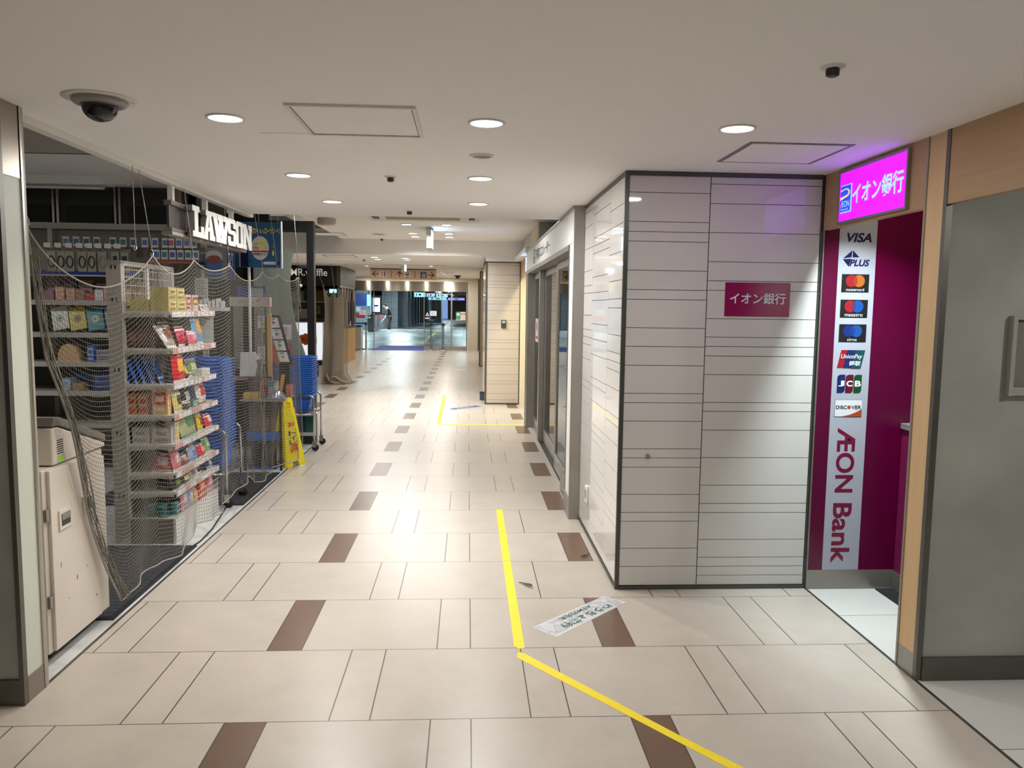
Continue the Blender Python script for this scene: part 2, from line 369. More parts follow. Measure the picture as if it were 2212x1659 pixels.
# near left partition end (same section as the one on the right)
green_w = mat('pale_green_panel', (206, 212, 200), 0.45, noise=0.03, nscale=2)
struct(MB().box(-6, -0.80, -0.44, -0.30, 0, Z1, concrete).box(-0.80, -0.790, -0.43, -0.305, 0.1, 1.98, green_w)
       .box(-0.80, -0.787, -0.43, -0.32, 1.98, Z1, mat('beige_steel', (150, 140, 126), 0.3, 0.6))
       .box(-0.803, -0.786, -0.455, -0.428, 0, Z1, steel_d).box(-0.803, -0.784, -0.315, -0.303, 0.0, Z1, steel_l).box(-0.803, -0.786, -0.303, -0.285, 0.0, Z1, mat('beige_trim', (168, 160, 144), 0.4))
       .box(-6, -0.787, -0.452, -0.44, 0, 0.1, steel_d).box(-0.80, -0.786, -0.43, -0.305, 0, 0.1, mat('taupe_kick', (138, 128, 118), 0.35, 0.5)), 'wall_left')
struct(MB().box(-1.0, -0.80, -3.4, -0.44, 1.98, Z1, mat('beige_panel', (176, 166, 150), 0.45)), 'wall_left_header')
struct(MB().box(-6, 6, -5.1, -5, 0, 2.3, mat('far_grey', (150, 146, 140), 0.6)), 'wall_back')
# clad column right
def cladding_face(mb, fr, cols, seams, m, z0=0.022, z1=2.222):
    for (a, b), ss in zip(cols, seams):
        zz = [z0] + sorted(ss) + [z1]
        for p, q in zip(zz, zz[1:]):
            mb.rect(fr, a+0.0016, b-0.0016, p+0.0016, q-0.0016, m, 0.0, 0.004)
SL = [2.135, 1.985, 1.933, 1.883, 1.732, 1.631, 1.58, 1.43, 1.331, 1.23, 1.08, 1.03, 0.93, 0.78, 0.73, 0.679, 0.529, 0.43, 0.38, 0.229, 0.128]
SR = [2.185, 2.085, 1.935, 1.783, 1.683, 1.633, 1.483, 1.385, 1.335, 1.284, 1.184, 1.034, 0.985, 0.883, 0.732, 0.58, 0.479, 0.428, 0.277, 0.177, 0.126, 0.075]
mb = MB().box(1.70, 6, 0.727, 2.14, 0, Z1, joint)
cladding_face(mb, FS(0.727), [(1.712, 2.142), (2.144, 2.742)], [SL, SR], cladding)
cladding_face(mb, FW(1.70), [(-1.165, -0.735), (-1.77, -1.165), (-2.135, -1.77)], [[z-0.1 for z in SR if z > 0.2], SL, SR], cladding)
struct(mb, 'wall_right')
crn = mat('corner_steel', (84, 86, 82), 0.38, 0.6)
struct(MB().box(1.690, 1.712, 0.718, 0.738, 0, Z1, crn).box(2.742, 2.755, 0.716, 0.735, 0, 1.955, crn).box(1.7125, 2.7415, 0.716, 0.73, 2.222, Z1, crn).box(1.7125, 2.7415, 0.714, 0.73, 0, 0.02, crn)
       .box(1.692, 1.70, 0.739, 2.134, 2.222, Z1, crn).box(1.690, 1.70, 0.739, 2.134, 0, 0.018, crn), 'trim_8')
# cash machine alcove
struct(MB().box(2.757, 4.5, 0.705, 0.727, 0.108, Z1, magenta).box(2.757, 4.5, 0.702, 0.727, 0, 0.108, steel), 'wall_alcove_far')
struct(MB().box(4.4, 4.5, -0.2, 0.705, 0, Z1, magenta), 'wall_alcove_back')
struct(MB().box(2.770, 4.5, -0.352, -0.203, 0, Z1, concrete).box(2.757, 2.772, -0.335, -0.212, 0.10, Z1, wood_light).box(2.752, 2.775, -0.213, -0.201, 0, Z1, steel).box(2.752, 2.778, -0.358, -0.334, 0, Z1, steel_d)
       .box(2.755, 2.772, -0.336, -0.212, 0, 0.1, steel).box(2.776, 6, -0.364, -0.352, 0, 0.1, steel_d), 'wall_right_partition')
struct(MB().box(2.755, 2.785, -0.203, 0.715, 1.955, Z1, wood_fascia).box(2.752, 2.757, 0.70, 0.716, 0, 1.955, steel), 'wall_right_header')
struct(MB().box(2.755, 2.785, -4, -0.358, 1.955, Z1, wood_fascia), 'wall_right_header_near')
struct(MB().box(5.2, 5.3, -5, -0.36, 0, Z1, concrete), 'wall_right_back')
t = thing('wall_niche', 'steel framed grey box set on the right grey wall', 'niche', (3.2, -0.36, 1.2))
nst = mat('niche_frame', (160, 158, 148), 0.45)
MB().box(3.063, 3.362, -0.366, -0.353, 1.236, 1.504, mat('niche_back', (120, 118, 110), 0.5)).build('back_panel', t)
MB().box(3.045, 3.062, -0.385, -0.353, 1.20, 1.52, nst).box(3.363, 3.38, -0.385, -0.353, 1.20, 1.52, nst).box(3.0625, 3.3625, -0.383, -0.353, 1.202, 1.235, nst).box(3.0625, 3.3625, -0.383, -0.353, 1.505, 1.518, nst).build('frame', t)
# shop shell
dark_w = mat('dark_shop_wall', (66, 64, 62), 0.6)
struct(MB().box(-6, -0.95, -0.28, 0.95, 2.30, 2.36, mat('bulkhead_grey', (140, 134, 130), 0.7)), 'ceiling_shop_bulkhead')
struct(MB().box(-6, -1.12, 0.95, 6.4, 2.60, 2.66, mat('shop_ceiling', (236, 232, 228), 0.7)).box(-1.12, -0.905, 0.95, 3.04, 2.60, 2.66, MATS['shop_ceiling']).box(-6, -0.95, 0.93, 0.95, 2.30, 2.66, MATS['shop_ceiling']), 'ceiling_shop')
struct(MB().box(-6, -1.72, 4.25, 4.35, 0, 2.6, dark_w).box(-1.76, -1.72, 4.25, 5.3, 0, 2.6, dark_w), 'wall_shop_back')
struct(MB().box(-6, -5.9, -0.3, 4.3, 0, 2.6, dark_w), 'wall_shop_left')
struct(MB().box(-5, -1.28, 5.30, 5.36, 0, 2.5, mat('black_wall', (30, 30, 30), 0.6)), 'wall_shop_end')
for i, (a, b) in enumerate(((-3.9, -2.98), (-2.92, -2.42), (-2.36, -1.86))):
    o = struct(MB().box(a, b, 4.23, 4.25, 2.26, 2.56, mat('dark_pane', (46, 44, 43), 0.6)).box(a+.06, b-.02, 4.21, 4.23, 2.265, 2.42, mat('dark_case', (14, 15, 14), 0.7)), 'window_%d' % (i+1))
    fr = struct(MB().box(a-0.02, a, 4.20, 4.25, 2.24, 2.6, steel).box(b, b+0.02, 4.20, 4.25, 2.24, 2.6, steel).box(a, b, 4.20, 4.25, 2.24, 2.26, steel), 'window_frame', o)
struct(MB().box(-1.795, -1.735, 3.95, 4.01, 2.0, 2.6, mat('brown_post', (112, 104, 96), 0.5)), 'wall_shop_post')
# black steel frame at the end of the shop front
t = thing('shop_portal', 'black steel portal frame at the far end of the shop front', 'frame', (-0.83, 5.3, 0))
MB().box(-0.872, -0.795, 5.27, 5.37, 0.0, 2.43, black).build('post', t, 0.003)
MB().box(-1.28, -0.872, 5.28, 5.36, 2.31, 2.43, black).build('beam', t, 0.003)
# wall beyond the escalator portal, ceiling step on the right
grey_face = mat('box_paint', (200, 196, 190), 0.7)
struct(MB().box(1.72, 4, 6.05, 8.87, 2.24, Z2, grey_face).box(1.716, 1.72, 6.18, 7.15, 2.30, Z2-0.02, mat('peach_patch', (226, 206, 168), 0.6)), 'wall_right_upper')
# far alcove
cream = mat('cream_wall', (236, 226, 196), 0.5)
struct(MB().box(1.70, 1.73, 6.66, 8.86, 1.99, 2.25, wood_fascia), 'wall_far_alcove_header')
struct(MB().box(1.70, 4, 8.855, 8.90, 0, 2.3, cream).box(3.2, 3.3, 6.6, 8.9, 0, 2.3, cream).box(1.6, 3.3, 6.6, 8.87, 2.245, 2.30, ceil_m), 'wall_far_alcove')
struct(MB().add([(2.755, 2.1, 0), (6, 2.1, 0), (6, 9, 0), (2.755, 9, 0)], [(0, 1, 2, 3)], alc), 'floor_alcove')
# clad column 2, pillar 3, far right wall
C2 = [2.185, 2.035, 1.934, 1.884, 1.834, 1.683, 1.582, 1.481, 1.329, 1.278, 1.177, 1.024, 0.977, 0.879, 0.728, 0.678, 0.63, 0.476, 0.373, 0.325, 0.174, 0.075]
mb = MB().box(1.16, 1.70, 8.875, 11.0, 0, Z2, joint)
cladding_face(mb, FS(8.875), [(1.175, 1.685)], [C2], cladding_warm)
cladding_face(mb, FW(1.16), [(-9.9, -8.89), (-11, -9.9)], [C2, SL], cladding_warm)
struct(mb, 'wall_far_right')
struct(MB().box(1.150, 1.177, 8.862, 8.89, 0, 2.238, steel_d).box(1.684, 1.705, 8.862, 8.88, 0, 2.238, steel_d).box(1.15, 1.705, 8.862, 8.88, 2.222, 2.24, steel_d).box(1.15, 1.705, 8.862, 8.88, 2.24, 2.317, ceil_m).box(1.15, 1.705, 8.86, 8.88, 0, 0.02, steel_d), 'trim_9')
struct(MB().box(1.30, 4, 10.9, 24.4, 0, Z4, mat('plain_wall', (196, 184, 162), 0.5)), 'wall_far_right_plain')
mb = MB().box(1.18, 1.40, 16.75, 17.3, 0, 2.45, joint)
cladding_face(mb, FS(16.75), [(1.20, 1.285)], [[z*1.09 for z in C2]], mat('cladding_tan', (176, 156, 128), 0.2), z1=2.43)
mb.box(1.285, 1.33, 16.72, 16.75, 0, 2.45, mat('brown_edge', (134, 104, 66), 0.4))
struct(mb, 'wall_far_pillar')
struct(MB().box(0.88, 1.235, 24.1, 24.4, 0, Z4, mat('offwhite_pillar', (196, 190, 174), 0.5)).box(1.235, 1.30, 24.2, 24.4, 0, Z4, steel_d), 'wall_end_pillar')
struct(MB().box(-6, -5.9, 5.4, 24.4, 0, Z4, mat('plain_left', (150, 144, 134), 0.6)), 'wall_far_left')
# ------------------------------------------------------------------ escalator portal on the right
sign_white = mat('sign_white_panel', (236, 235, 232), 0.3)
P = thing('escalator_portal', 'grey steel portal with white header sign over the glass escalator doors', 'door portal', (1.66, 4.4, 0))
MB().box(1.618, 1.697, 2.135, 2.16, 0, 2.243, steel).box(1.618, 1.64, 2.16, 2.44, 0, 0.16, steel).box(1.622, 1.64, 2.39, 2.44, 0.16, 1.99, steel_d).box(1.64, 1.697, 2.16, 2.438, 0, 1.99, steel_d).box(1.70, 1.74, 2.44, 2.47, 0, 1.96, steel_d).box(1.66, 1.69, 2.45, 3.02, 0, 0.17, steel).build('near_jamb', P, 0.002)
MB().box(1.624, 1.64, 2.16, 2.39, 0.16, 2.0, sign_white).build('white_jamb_panel', P)
MB().box(1.630, 1.74, 6.50, 6.66, 0, 1.99, steel).box(1.622, 1.632, 6.63, 6.67, 0, 2.243, steel_l).build('far_jamb', P, 0.002)
mb = MB()
for a, b in ((2.165, 2.55), (2.556, 3.74), (3.746, 5.75), (5.756, 6.62)): mb.box(1.620, 1.66, a, b, 1.995, 2.222, sign_white)
mb.build('header_panel', P)
MB().box(1.612, 1.66, 2.14, 6.67, 2.222, 2.243, steel).box(1.66, 1.78, 2.14, 6.67, 1.96, 2.243, steel_d).box(1.618, 1.74, 2.44, 6.62, 1.955, 1.995, steel).build('header_rail', P)
MB().box(1.69, 1.745, 5.45, 5.58, 0, 1.96, steel).build('middle_post', P, 0.002)
ink = mat('grey_sign_ink', (84, 84, 86), 0.5)
fr = FW(1.620)
text('下専用エスカレーター', fr, (-5.27, -3.82, 2.045, 2.165), ink, 'lettering', P, bold=0.012)
s = MB().rect(fr, -5.55, -5.38, 2.03, 2.185, ink).rect(fr, -5.51, -5.42, 2.10, 2.17, sign_white, 0.002, 0.003)
s.prism(fr, [(-5.5, 2.05), (-5.46, 2.09), (-5.42, 2.05)], sign_white, 0.002, 0.003).build('escalator_pictogram', P)
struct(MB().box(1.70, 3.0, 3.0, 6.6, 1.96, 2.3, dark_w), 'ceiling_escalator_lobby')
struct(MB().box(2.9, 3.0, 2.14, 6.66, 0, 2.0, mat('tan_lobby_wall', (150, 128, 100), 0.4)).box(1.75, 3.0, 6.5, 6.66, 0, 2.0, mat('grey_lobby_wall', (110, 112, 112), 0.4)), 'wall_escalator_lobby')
def door_leaf(name, label, y0, y1, x, st=0.075):
    t = thing(name, label, 'glass door', (x, (y0+y1)/2, 0), None)
    MB().box(x, x+0.03, y0, y0+st, 0.01, 1.955, steel).box(x, x+0.03, y1-st, y1, 0.01, 1.955, steel).box(x, x+0.03, y0+st, y1-st, 0.01, 0.16, steel_l).box(x, x+0.03, y0+st, y1-st, 1.88, 1.955, steel).build('frame', t, 0.002)
    MB().box(x+0.012, x+0.018, y0+st, y1-st, 0.16, 1.88, GLASS).build('pane', t)
    return t
door_leaf('sliding_door', 'glass sliding door leaf nearest the steel jamb', 3.05, 3.95, 1.71)
door_leaf('sliding_door', 'glass sliding door leaf beside the middle steel post', 3.9, 5.43, 1.745)
door_leaf('fixed_glass_panel', 'glass panel between the near jamb and the first sliding door', 2.475, 3.045, 1.70, 0.05)
d = door_leaf('fixed_glass_panel', 'glass side panel behind the middle post with a red and white sticker', 5.58, 6.5, 1.715)
fr = FW(1.713)
MB().rect(fr, -6.2, -5.85, 1.12, 1.4, printwhite, 0, 0.002).disc(fr, -6.02, 1.31, 0.06, mat('red_print', (190, 30, 40), 0.4), 0.002, 0.003).rect(fr, -6.15, -5.9, 1.16, 1.19, MATS['red_print'], 0.002, 0.003).build('door_sticker', d)
struct(MB().box(1.70, 1.80, 3.02, 5.45, 0, 0.004, black), 'trim_10')
t = thing('wall_socket', 'small white socket plate low on the glossy tiled column side', 'socket', (1.69, 1.76, 0.28))
MB().box(1.682, 1.696, 1.73, 1.80, 0.222, 0.335, white_m).build('plate', t, 0.003)
MB().box(1.680, 1.683, 1.75, 1.78, 0.25, 0.31, greyp).build('outlet', t)

# ------------------------------------------------------------------ bank alcove
B = thing('bank_lightbox_sign', 'glowing magenta lightbox sign with pale blue bank lettering on wood header', 'sign', (2.75, 0.22, 2.1))
MB().box(2.7385, 2.757, 0.520, 0.535, 1.968, 2.226, steel).box(2.7385, 2.757, -0.087, -0.077, 1.968, 2.226, steel).box(2.7385, 2.757, -0.077, 0.520, 2.215, 2.226, steel).box(2.7385, 2.757, -0.077, 0.520, 1.968, 1.978, steel).build('frame', B)
MB().box(2.741, 2.757, -0.077, 0.520, 1.978, 2.215, mat('magenta_glow', (190, 10, 230), 0.4, emit=(0.60, 0.006, 1.25), es=1.25)).build('light_panel', B)
fr = FW(2.741); lt = mat('pale_blue_glow', (170, 215, 255), 0.4, emit=(0.34, 0.66, 1.0), es=1.0)
text('イオン銀行', fr, (-0.385, 0.062, 2.043, 2.145), lt, 'lettering', B, bold=0.023, th=0.002)
blu = mat('blue_glow', (30, 70, 235), 0.4, emit=(0.012, 0.07, 0.85), es=1.0); yel = mat('yellow_glow', (255, 220, 110), 0.4, emit=(1, 0.7, 0.2), es=0.9)
q = MB()
q.rect(fr, -0.503, -0.398, 2.018, 2.152, lt, 0, 0.003).rect(fr, -0.499, -0.402, 2.022, 2.148, blu, 0.003, 0.005)
arc = [(-0.5, 2.128)] + [(-0.452+0.044*math.sin(a), 2.112+0.022*math.cos(a)) for a in [i*math.pi/10 for i in range(0, 11)]] + [(-0.5, 2.080)]
arc2 = [(-0.5, 2.094)] + [(-0.455+0.036*math.sin(a), 2.114+0.015*math.cos(a)) for a in [i*math.pi/10 for i in range(10, -1, -1)]] + [(-0.5, 2.122)]
em = q.prism(fr, arc+arc2, yel, 0.005, 0.006).build('emblem', B)
text('ÆON', fr, (-0.494, -0.408, 2.045, 2.074), lt, 'emblem_lettering', em, d=0.006)
text('Financial', fr, (-0.488, -0.42, 2.028, 2.039), lt, 'emblem_small_lettering', em, d=0.006)

t = thing('bank_plate', 'flat magenta plate with white bank lettering on the tiled column', 'sign', (2.41, 0.72, 1.59))
MB().box(2.240, 2.592, 0.718, 0.7235, 1.497, 1.676, magenta_plate).build('plate', t, 0.0015)
text('イオン銀行', FS(0.718), (2.265, 2.568, 1.562, 1.622), printwhite, 'lettering', t, bold=0.016)

t = thing('coat_hook', 'tiny steel hook on the tiled column at knee height', 'hook', (1.851, 0.72, 0.745))
MB().lathe([(0.012, -0.001), (0.012, 0.004)], (1.853, 0.717, 0.737), steel, 16, 'Y').tube([(1.853, 0.714, 0.74), (1.853, 0.70, 0.745), (1.845, 0.698, 0.755), (1.838, 0.705, 0.748)], 0.003, steel).build('hook', t)

# sheet of card marks on the alcove wall
K = thing('card_logo_panel', 'tall white strip of card marks and bank name on magenta wall', 'sign panel', (2.94, 0.70, 0.11))
fr = FS(0.705)
MB().rect(fr, 2.839, 3.043, 0.109, 2.05, mat('strip_white', (172, 174, 187), 0.4), 0, 0.002).build('backing', K)
text('VISA', fr, (2.879, 3.015, 1.896, 1.945), navy, 'visa_mark', K, bold=0.03, shear=0.25)
p = MB()
p.prism(fr, [(2.866, 1.812), (2.912, 1.853), (2.909, 1.818)], navy, 0.002, 0.004)
p.prism(fr, [(2.916, 1.853), (2.951, 1.818), (2.916, 1.818)], navy, 0.002, 0.004)
p.prism(fr, [(2.864, 1.806), (2.909, 1.809), (2.897, 1.768)], navy, 0.002, 0.004).build('plus_arrow_mark', K)
text('PLUS', fr, (2.900, 3.01, 1.770, 1.806), navy, 'plus_mark', K, bold=0.035, shear=0.25)
red_c = mat('card_red', (150, 10, 28), 0.5); org = mat('card_orange', (170, 92, 28), 0.5); blc = mat('card_blue', (8, 72, 146), 0.5); blc2 = mat('card_navy', (8, 36, 112), 0.5)
for zc, a, b, mixc, nm in ((1.680, red_c, org, mat('card_mix1', (146, 48, 20), 0.5), 'mastercard'), (1.545, red_c, blc, mat('card_mix2', (68, 44, 100), 0.5), 'maestro'), (1.414, blc2, blc, mat('card_mix3', (6, 50, 124), 0.5), 'cirrus')):
    q = MB().rect(fr, 2.863, 3.013, zc-0.048, zc+0.048, black, 0.002, 0.003)
    q.disc(fr, 2.917, zc+0.012, 0.032, a, 0.003, 0.0042).disc(fr, 2.957, zc+0.012, 0.032, b, 0.003, 0.0046)
    q.disc(fr, 2.937, zc+0.012, 0.0115, mixc, 0.003, 0.005, 24, 0.025).build('circles_card', K)
    cc = K.children[-1]
    text(nm, fr, (2.889, 2.987, zc-0.041, zc-0.026) if nm != 'cirrus' else (2.91, 2.962, zc-0.041, zc-0.026), printwhite, 'card_name', K, d=0.004)
q = MB(); z0, z1 = 1.228, 1.324
def para(x0, x1, m, d):
    s_ = 0.02
    q.prism(fr, [(x0, z0), (x1, z0), (x1+s_, z1), (x0+s_, z1)], m, d, d+0.0015)
para(2.862, 2.91, mat('up_red', (150, 12, 32), 0.5), 0.002); para(2.895, 2.955, mat('up_blue', (14, 28, 92), 0.5), 0.003); para(2.938, 2.992, mat('up_teal', (6, 68, 74), 0.5), 0.0045)
q.build('striped_card', K)
text('UnionPay', fr, (2.880, 2.998, 1.272, 1.302), printwhite, 'card_name', K, d=0.0065, bold=0.01, shear=0.2)
text('银联', fr, (2.926, 2.99, 1.239, 1.266), printwhite, 'card_name', K, d=0.0065, bold=0.02, shear=0.2)
for i, (x, c, ch) in enumerate(((2.868, (16, 28, 92), 'J'), (2.914, (96, 4, 30), 'C'), (2.960, (8, 70, 32), 'B'))):
    zb, zt, w, rr = 1.093, 1.191, 0.043, 0.018
    pts = [(x, zb), (x+w-rr, zb)] + [(x+w-rr+rr*math.sin(a), zb+rr-rr*math.cos(a)) for a in (0.4, 0.8, 1.2, 1.57)] + [(x+w, zt), (x+rr, zt)] + [(x+rr-rr*math.sin(a), zt-rr+rr*math.cos(a)) for a in (0.4, 0.8, 1.2, 1.57)]
    MB().prism(fr, pts, mat('jcb%d' % i, c, 0.4), 0.002, 0.004).build('coloured_tab', K)
    text(ch, fr, (x+0.005, x+0.039, 1.127, 1.159), printwhite, 'card_letter', K, d=0.005, bold=0.04)
q = MB().rect(fr, 2.862, 3.013, 0.963, 1.055, black, 0.002, 0.003).rect(fr, 2.8632, 3.0118, 0.9642, 1.0538, printwhite, 0.003, 0.0042)
q.prism(fr, [(2.905, 0.9645), (3.0115, 0.9645), (3.0115, 1.004), (2.985, 0.990), (2.95, 0.975)], mat('discover_orange', (166, 72, 30), 0.5), 0.0042, 0.005).disc(fr, 2.9405, 1.0145, 0.0095, MATS['discover_orange'], 0.0042, 0.0052).build('orange_card', K)
text('DISC', fr, (2.868, 2.928, 1.005, 1.024), black, 'card_name', K, d=0.0055, bold=0.012); text('VER', fr, (2.953, 3.008, 1.005, 1.024), black, 'card_name', K, d=0.0055, bold=0.012)
fv = F((2.94, 0.705, 0.5), (0, 0, -1), (1, 0, 0))
mgp = mat('magenta_print', (112, 0, 50), 0.5)
text('ÆON', fv, (-0.402, -0.045, -0.055, 0.048), mgp, 'bank_name', K, bold=0.022, spacing=1.02); text('Bank', fv, (0.015, 0.352, -0.058, 0.048), mgp, 'bank_name', K, bold=0.022, spacing=1.02)
t = thing('alcove_side_panel', 'low magenta side panel with grey cap inside the bank alcove', 'panel', (3.4, 0.6, 0))
MB().box(3.245, 4.39, 0.46, 0.70, 0.1, 0.90, mat('magenta_dim', (120, 20, 74), 0.5)).build('body', t)
MB().box(3.235, 4.39, 0.44, 0.70, 0.90, 0.93, greyp).build('cap', t); MB().box(3.24, 4.39, 0.45, 0.70, 0.0, 0.1, steel).build('plinth', t)
t = thing('alcove_floor_mat', 'dark mat with pink stripe on the alcove floor', 'mat', (3.6, 0.3, 0))
MB().add([(3.14, 0.69, 0), (4.3, 0.69, 0), (4.3, -0.1, 0), (3.14, -0.1, 0), (3.14, 0.69, 0.006), (4.3, 0.69, 0.006), (4.3, -0.1, 0.006), (3.14, -0.1, 0.006)], [(4, 5, 6, 7)[::-1], (0, 4, 7, 3), (3, 7, 6, 2), (0, 1, 5, 4)], rubber).build('pad', t)
MB().box(3.19, 3.23, -0.1, 0.44, 0.006, 0.0075, mat('pink_stripe', (170, 40, 110), 0.5)).build('stripe', t)
t = thing('far_alcove_sign', 'blue lit sign on the wood header of the far alcove', 'sign', (1.695, 7.6, 2.1))
MB().box(1.675, 1.70, 6.95, 7.55, 2.03, 2.22, mat('blue_sign_glow', (90, 120, 255), 0.4, emit=(0.35, 0.5, 1.0), es=3.0)).build('light_panel', t)
MB().box(1.672, 1.70, 6.93, 6.95, 2.02, 2.23, steel).box(1.672, 1.70, 7.55, 7.57, 2.02, 2.23, steel).build('frame', t)
t = thing('card_reader', 'small dark card reader on the far tiled column', 'card reader', (1.44, 8.87, 1.27))
MB().box(1.404, 1.478, 8.845, 8.872, 1.213, 1.336, mat('reader_grey', (62, 62, 62), 0.4)).build('body', t, 0.004); MB().box(1.418, 1.464, 8.842, 8.846, 1.285, 1.322, mat('reader_screen', (176, 184, 180), 0.3)).build('screen', t)
t = thing('door_box', 'small dark blue box on the side of the far tiled column', 'box', (1.12, 9.4, 0.0))
MB().box(1.085, 1.158, 9.40, 9.52, 0.0, 0.13, mat('slate_box', (62, 74, 90), 0.5)).build('body', t, 0.004); MB().box(1.08, 1.158, 9.395, 9.525, 0.12, 0.135, black).build('lid', t)

# ------------------------------------------------------------------ ceiling fittings
t = thing('dome_camera', 'black dome security camera on the ceiling', 'security camera', (-0.43, -0.45, Z1))
MB().lathe([(0.122, 0), (0.122, -0.003), (0.09, -0.005), (0.088, -0.004)], (-0.43, -0.45, Z1), white_m, 48).build('ceiling_plate', t)
MB().lathe([(0.090, -0.003), (0.092, -0.012), (0.084, -0.022), (0.060, -0.026), (0.058, -0.02)], (-0.43, -0.45, Z1), mat('camera_ring', (150, 148, 146), 0.35), 48).build('ring', t)
MB().lathe([(0.060, -0.022)]+[(0.060*math.cos(a), -0.028-0.052*math.sin(a)) for a in [i*math.pi/2/12 for i in range(12)]]+[(0.0005, -0.08)], (-0.43, -0.45, Z1), mat('dome_smoke', (14, 14, 16), 0.08, spec=0.6), 40).build('dome', t)
for dx, dy in ((-0.1, 0.02), (0.1, 0.03)): MB().lathe([(0.004, -0.003), (0.004, -0.005)], (-0.43+dx, -0.45+dy, Z1), greyp, 10).build('screw', t)
def hatch(name, label, x0, x1, y0, y1, z, fm, w=0.012, gap=0.006, drop=0.006):
    t = thing(name, label, 'ceiling hatch', ((x0+x1)/2, (y0+y1)/2, z))
    MB().box(x0, x1, y0, y0+w, z-drop, z+0.01, fm).box(x0, x1, y1-w, y1, z-drop, z+0.01, fm).box(x0, x0+w, y0+w, y1-w, z-drop, z+0.01, fm).box(x1-w, x1, y0+w, y1-w, z-drop, z+0.01, fm).build('frame', t)
    MB().box(x0+w+gap, x1-w-gap, y0+w+gap, y1-w-gap, z-0.004, z+0.006, ceil_m).build('panel', t)
    MB().box(x0+w, x1-w, y0+w, y1-w, z-0.0015, z+0.005, mat('hatch_gap', (60, 56, 52), 0.8)).build('gap', t)
    return t
hatch('ceiling_hatch', 'white framed ceiling hatch nearest the dome camera', 0.214, 0.683, -0.465, 0.025, Z1, white_m, 0.014, 0.004, 0.009)
hatch('ceiling_hatch', 'grey framed ceiling hatch beside the purple glow', 2.074, 2.535, -0.03, 0.42, Z1, mat('hatch_grey', (128, 122, 122), 0.4, 0.5), 0.016, 0.004, 0.003)
hatch('ceiling_hatch', 'ceiling hatch half hidden by the black shop frame', -1.35, -0.9, 7.9, 8.35, Z2, mat('hatch_thin', (170, 164, 156), 0.5), 0.012)
hatch('ceiling_hatch', 'ceiling hatch under the dropped beam near the waffle kiosk', -1.42, -0.92, 9.15, 9.62, Zb, MATS['hatch_grey'], 0.014)
tag(MB().add([(-0.004, 0.044, Z1-0.001), (0.325, 0.02, Z1-0.001), (0.335, 0.309, Z1-0.001), (-0.008, 0.309, Z1-0.001)], [(0, 1, 2, 3)], mat('patch_paint', (255, 254, 252), 0.6)).build('ceiling_patch'), 'pale repainted patch on the ceiling below the white hatch', 'patch')
def sprinkler(x, y, z, label):
    t = thing('sprinkler_head', label, 'sprinkler', (x, y, z), 'ceiling sprinkler heads')
    MB().lathe([(0.036, 0), (0.034, -0.004), (0.02, -0.007)], (x, y, z), white_m, 28).build('escutcheon', t)
    MB().lathe([(0.017, -0.005), (0.02, -0.012), (0.019, -0.026), (0.012, -0.03)], (x, y, z), mat('sprinkler_metal', (70, 66, 62), 0.4, 0.8), 18).build('head', t)
sprinkler(1.942, -1.06, Z1, 'dark sprinkler head nearest the viewer at upper right'); sprinkler(0.443, 1.08, Z1, 'sprinkler head between the two rows of downlights'); sprinkler(0.433, 2.62, Z1, 'sprinkler head just before the air conditioner cassette')
sprinkler(-0.44, 8.75, Z2, 'sprinkler head beyond the second round speaker'); sprinkler(-0.90, 10.2, Zb, 'sprinkler head under the dropped beam')
def speaker(x, y, z, label, r=0.058):
    t = thing('ceiling_speaker', label, 'speaker', (x, y, z), 'round ceiling speakers')
    MB().lathe([(r, 0), (r, -0.004), (r-0.012, -0.007), (r-0.014, -0.002)], (x, y, z), white_m, 36).build('rim', t)
    MB().disc(FD(z-0.001, x, y), 0, 0, r-0.013, mat('speaker_mesh', (136, 132, 126), 0.6), 0, 0.002).build('mesh', t)
speaker(0.938, 0.418, Z1, 'round grey ceiling speaker between two downlights on the right'); speaker(-0.40, 8.0, Z2, 'larger round speaker left of the hanging exit sign', 0.1)
t = thing('smoke_detector', 'thick octagonal off white detector beside the shop frame', 'detector', (-0.80, 6.1, Z2))
MB().lathe([(0.11, 0), (0.11, -0.06), (0.095, -0.075), (0.0, -0.075)], (-0.80, 6.1, Z2), mat('detector_white', (190, 182, 170), 0.5), 8).build('body', t)
t = thing('air_conditioner', 'ceiling air conditioner cassette with tan grille', 'air conditioner', (0.4, 4.6, Z2))
MB().box(-0.25, 1.0, 4.6, 6.0, Z2-0.03, Z2, white_m).build('panel', t, 0.004)
MB().box(-0.05, 0.78, 4.75, 5.75, Z2-0.036, Z2-0.03, mat('tan_grille', (150, 134, 112), 0.6)).build('grille', t)
for x in (-0.2, 0.88): MB().box(x, x+0.07, 4.9, 5.7, Z2-0.036, Z2-0.03, mat('vent_slot', (50, 46, 42), 0.6)).build('louvre', t)
def exit_sign(x, y, z, h, label):
    t = thing('exit_sign', label, 'exit sign', (x, y, z))
    MB().box(x-0.045, x+0.045, y-0.06, y+0.06, z-0.02, z, greyp).build('mount', t)
    MB().box(x-0.03, x+0.03, y-0.25, y+0.25, z-h, z-0.02, mat('exit_case', (196, 200, 200), 0.4)).build('case', t, 0.004)
    g = mat('exit_glow', (200, 235, 245), 0.4, emit=(0.55, 0.8, 1.0), es=5.0)
    MB().box(x+0.03, x+0.034, y-0.235, y+0.235, z-h+0.02, z-0.04, g).box(x-0.034, x-0.03, y-0.235, y+0.235, z-h+0.02, z-0.04, mat('exit_green', (60, 170, 110), 0.4)).build('lit_face', t)
exit_sign(0.37, 7.1, Z2, 0.27, 'lit exit sign hanging edge on below the middle ceiling')
exit_sign(-0.42, 12.6, Z4, 0.3, 'lit exit sign hanging edge on before the wayfinding sign')
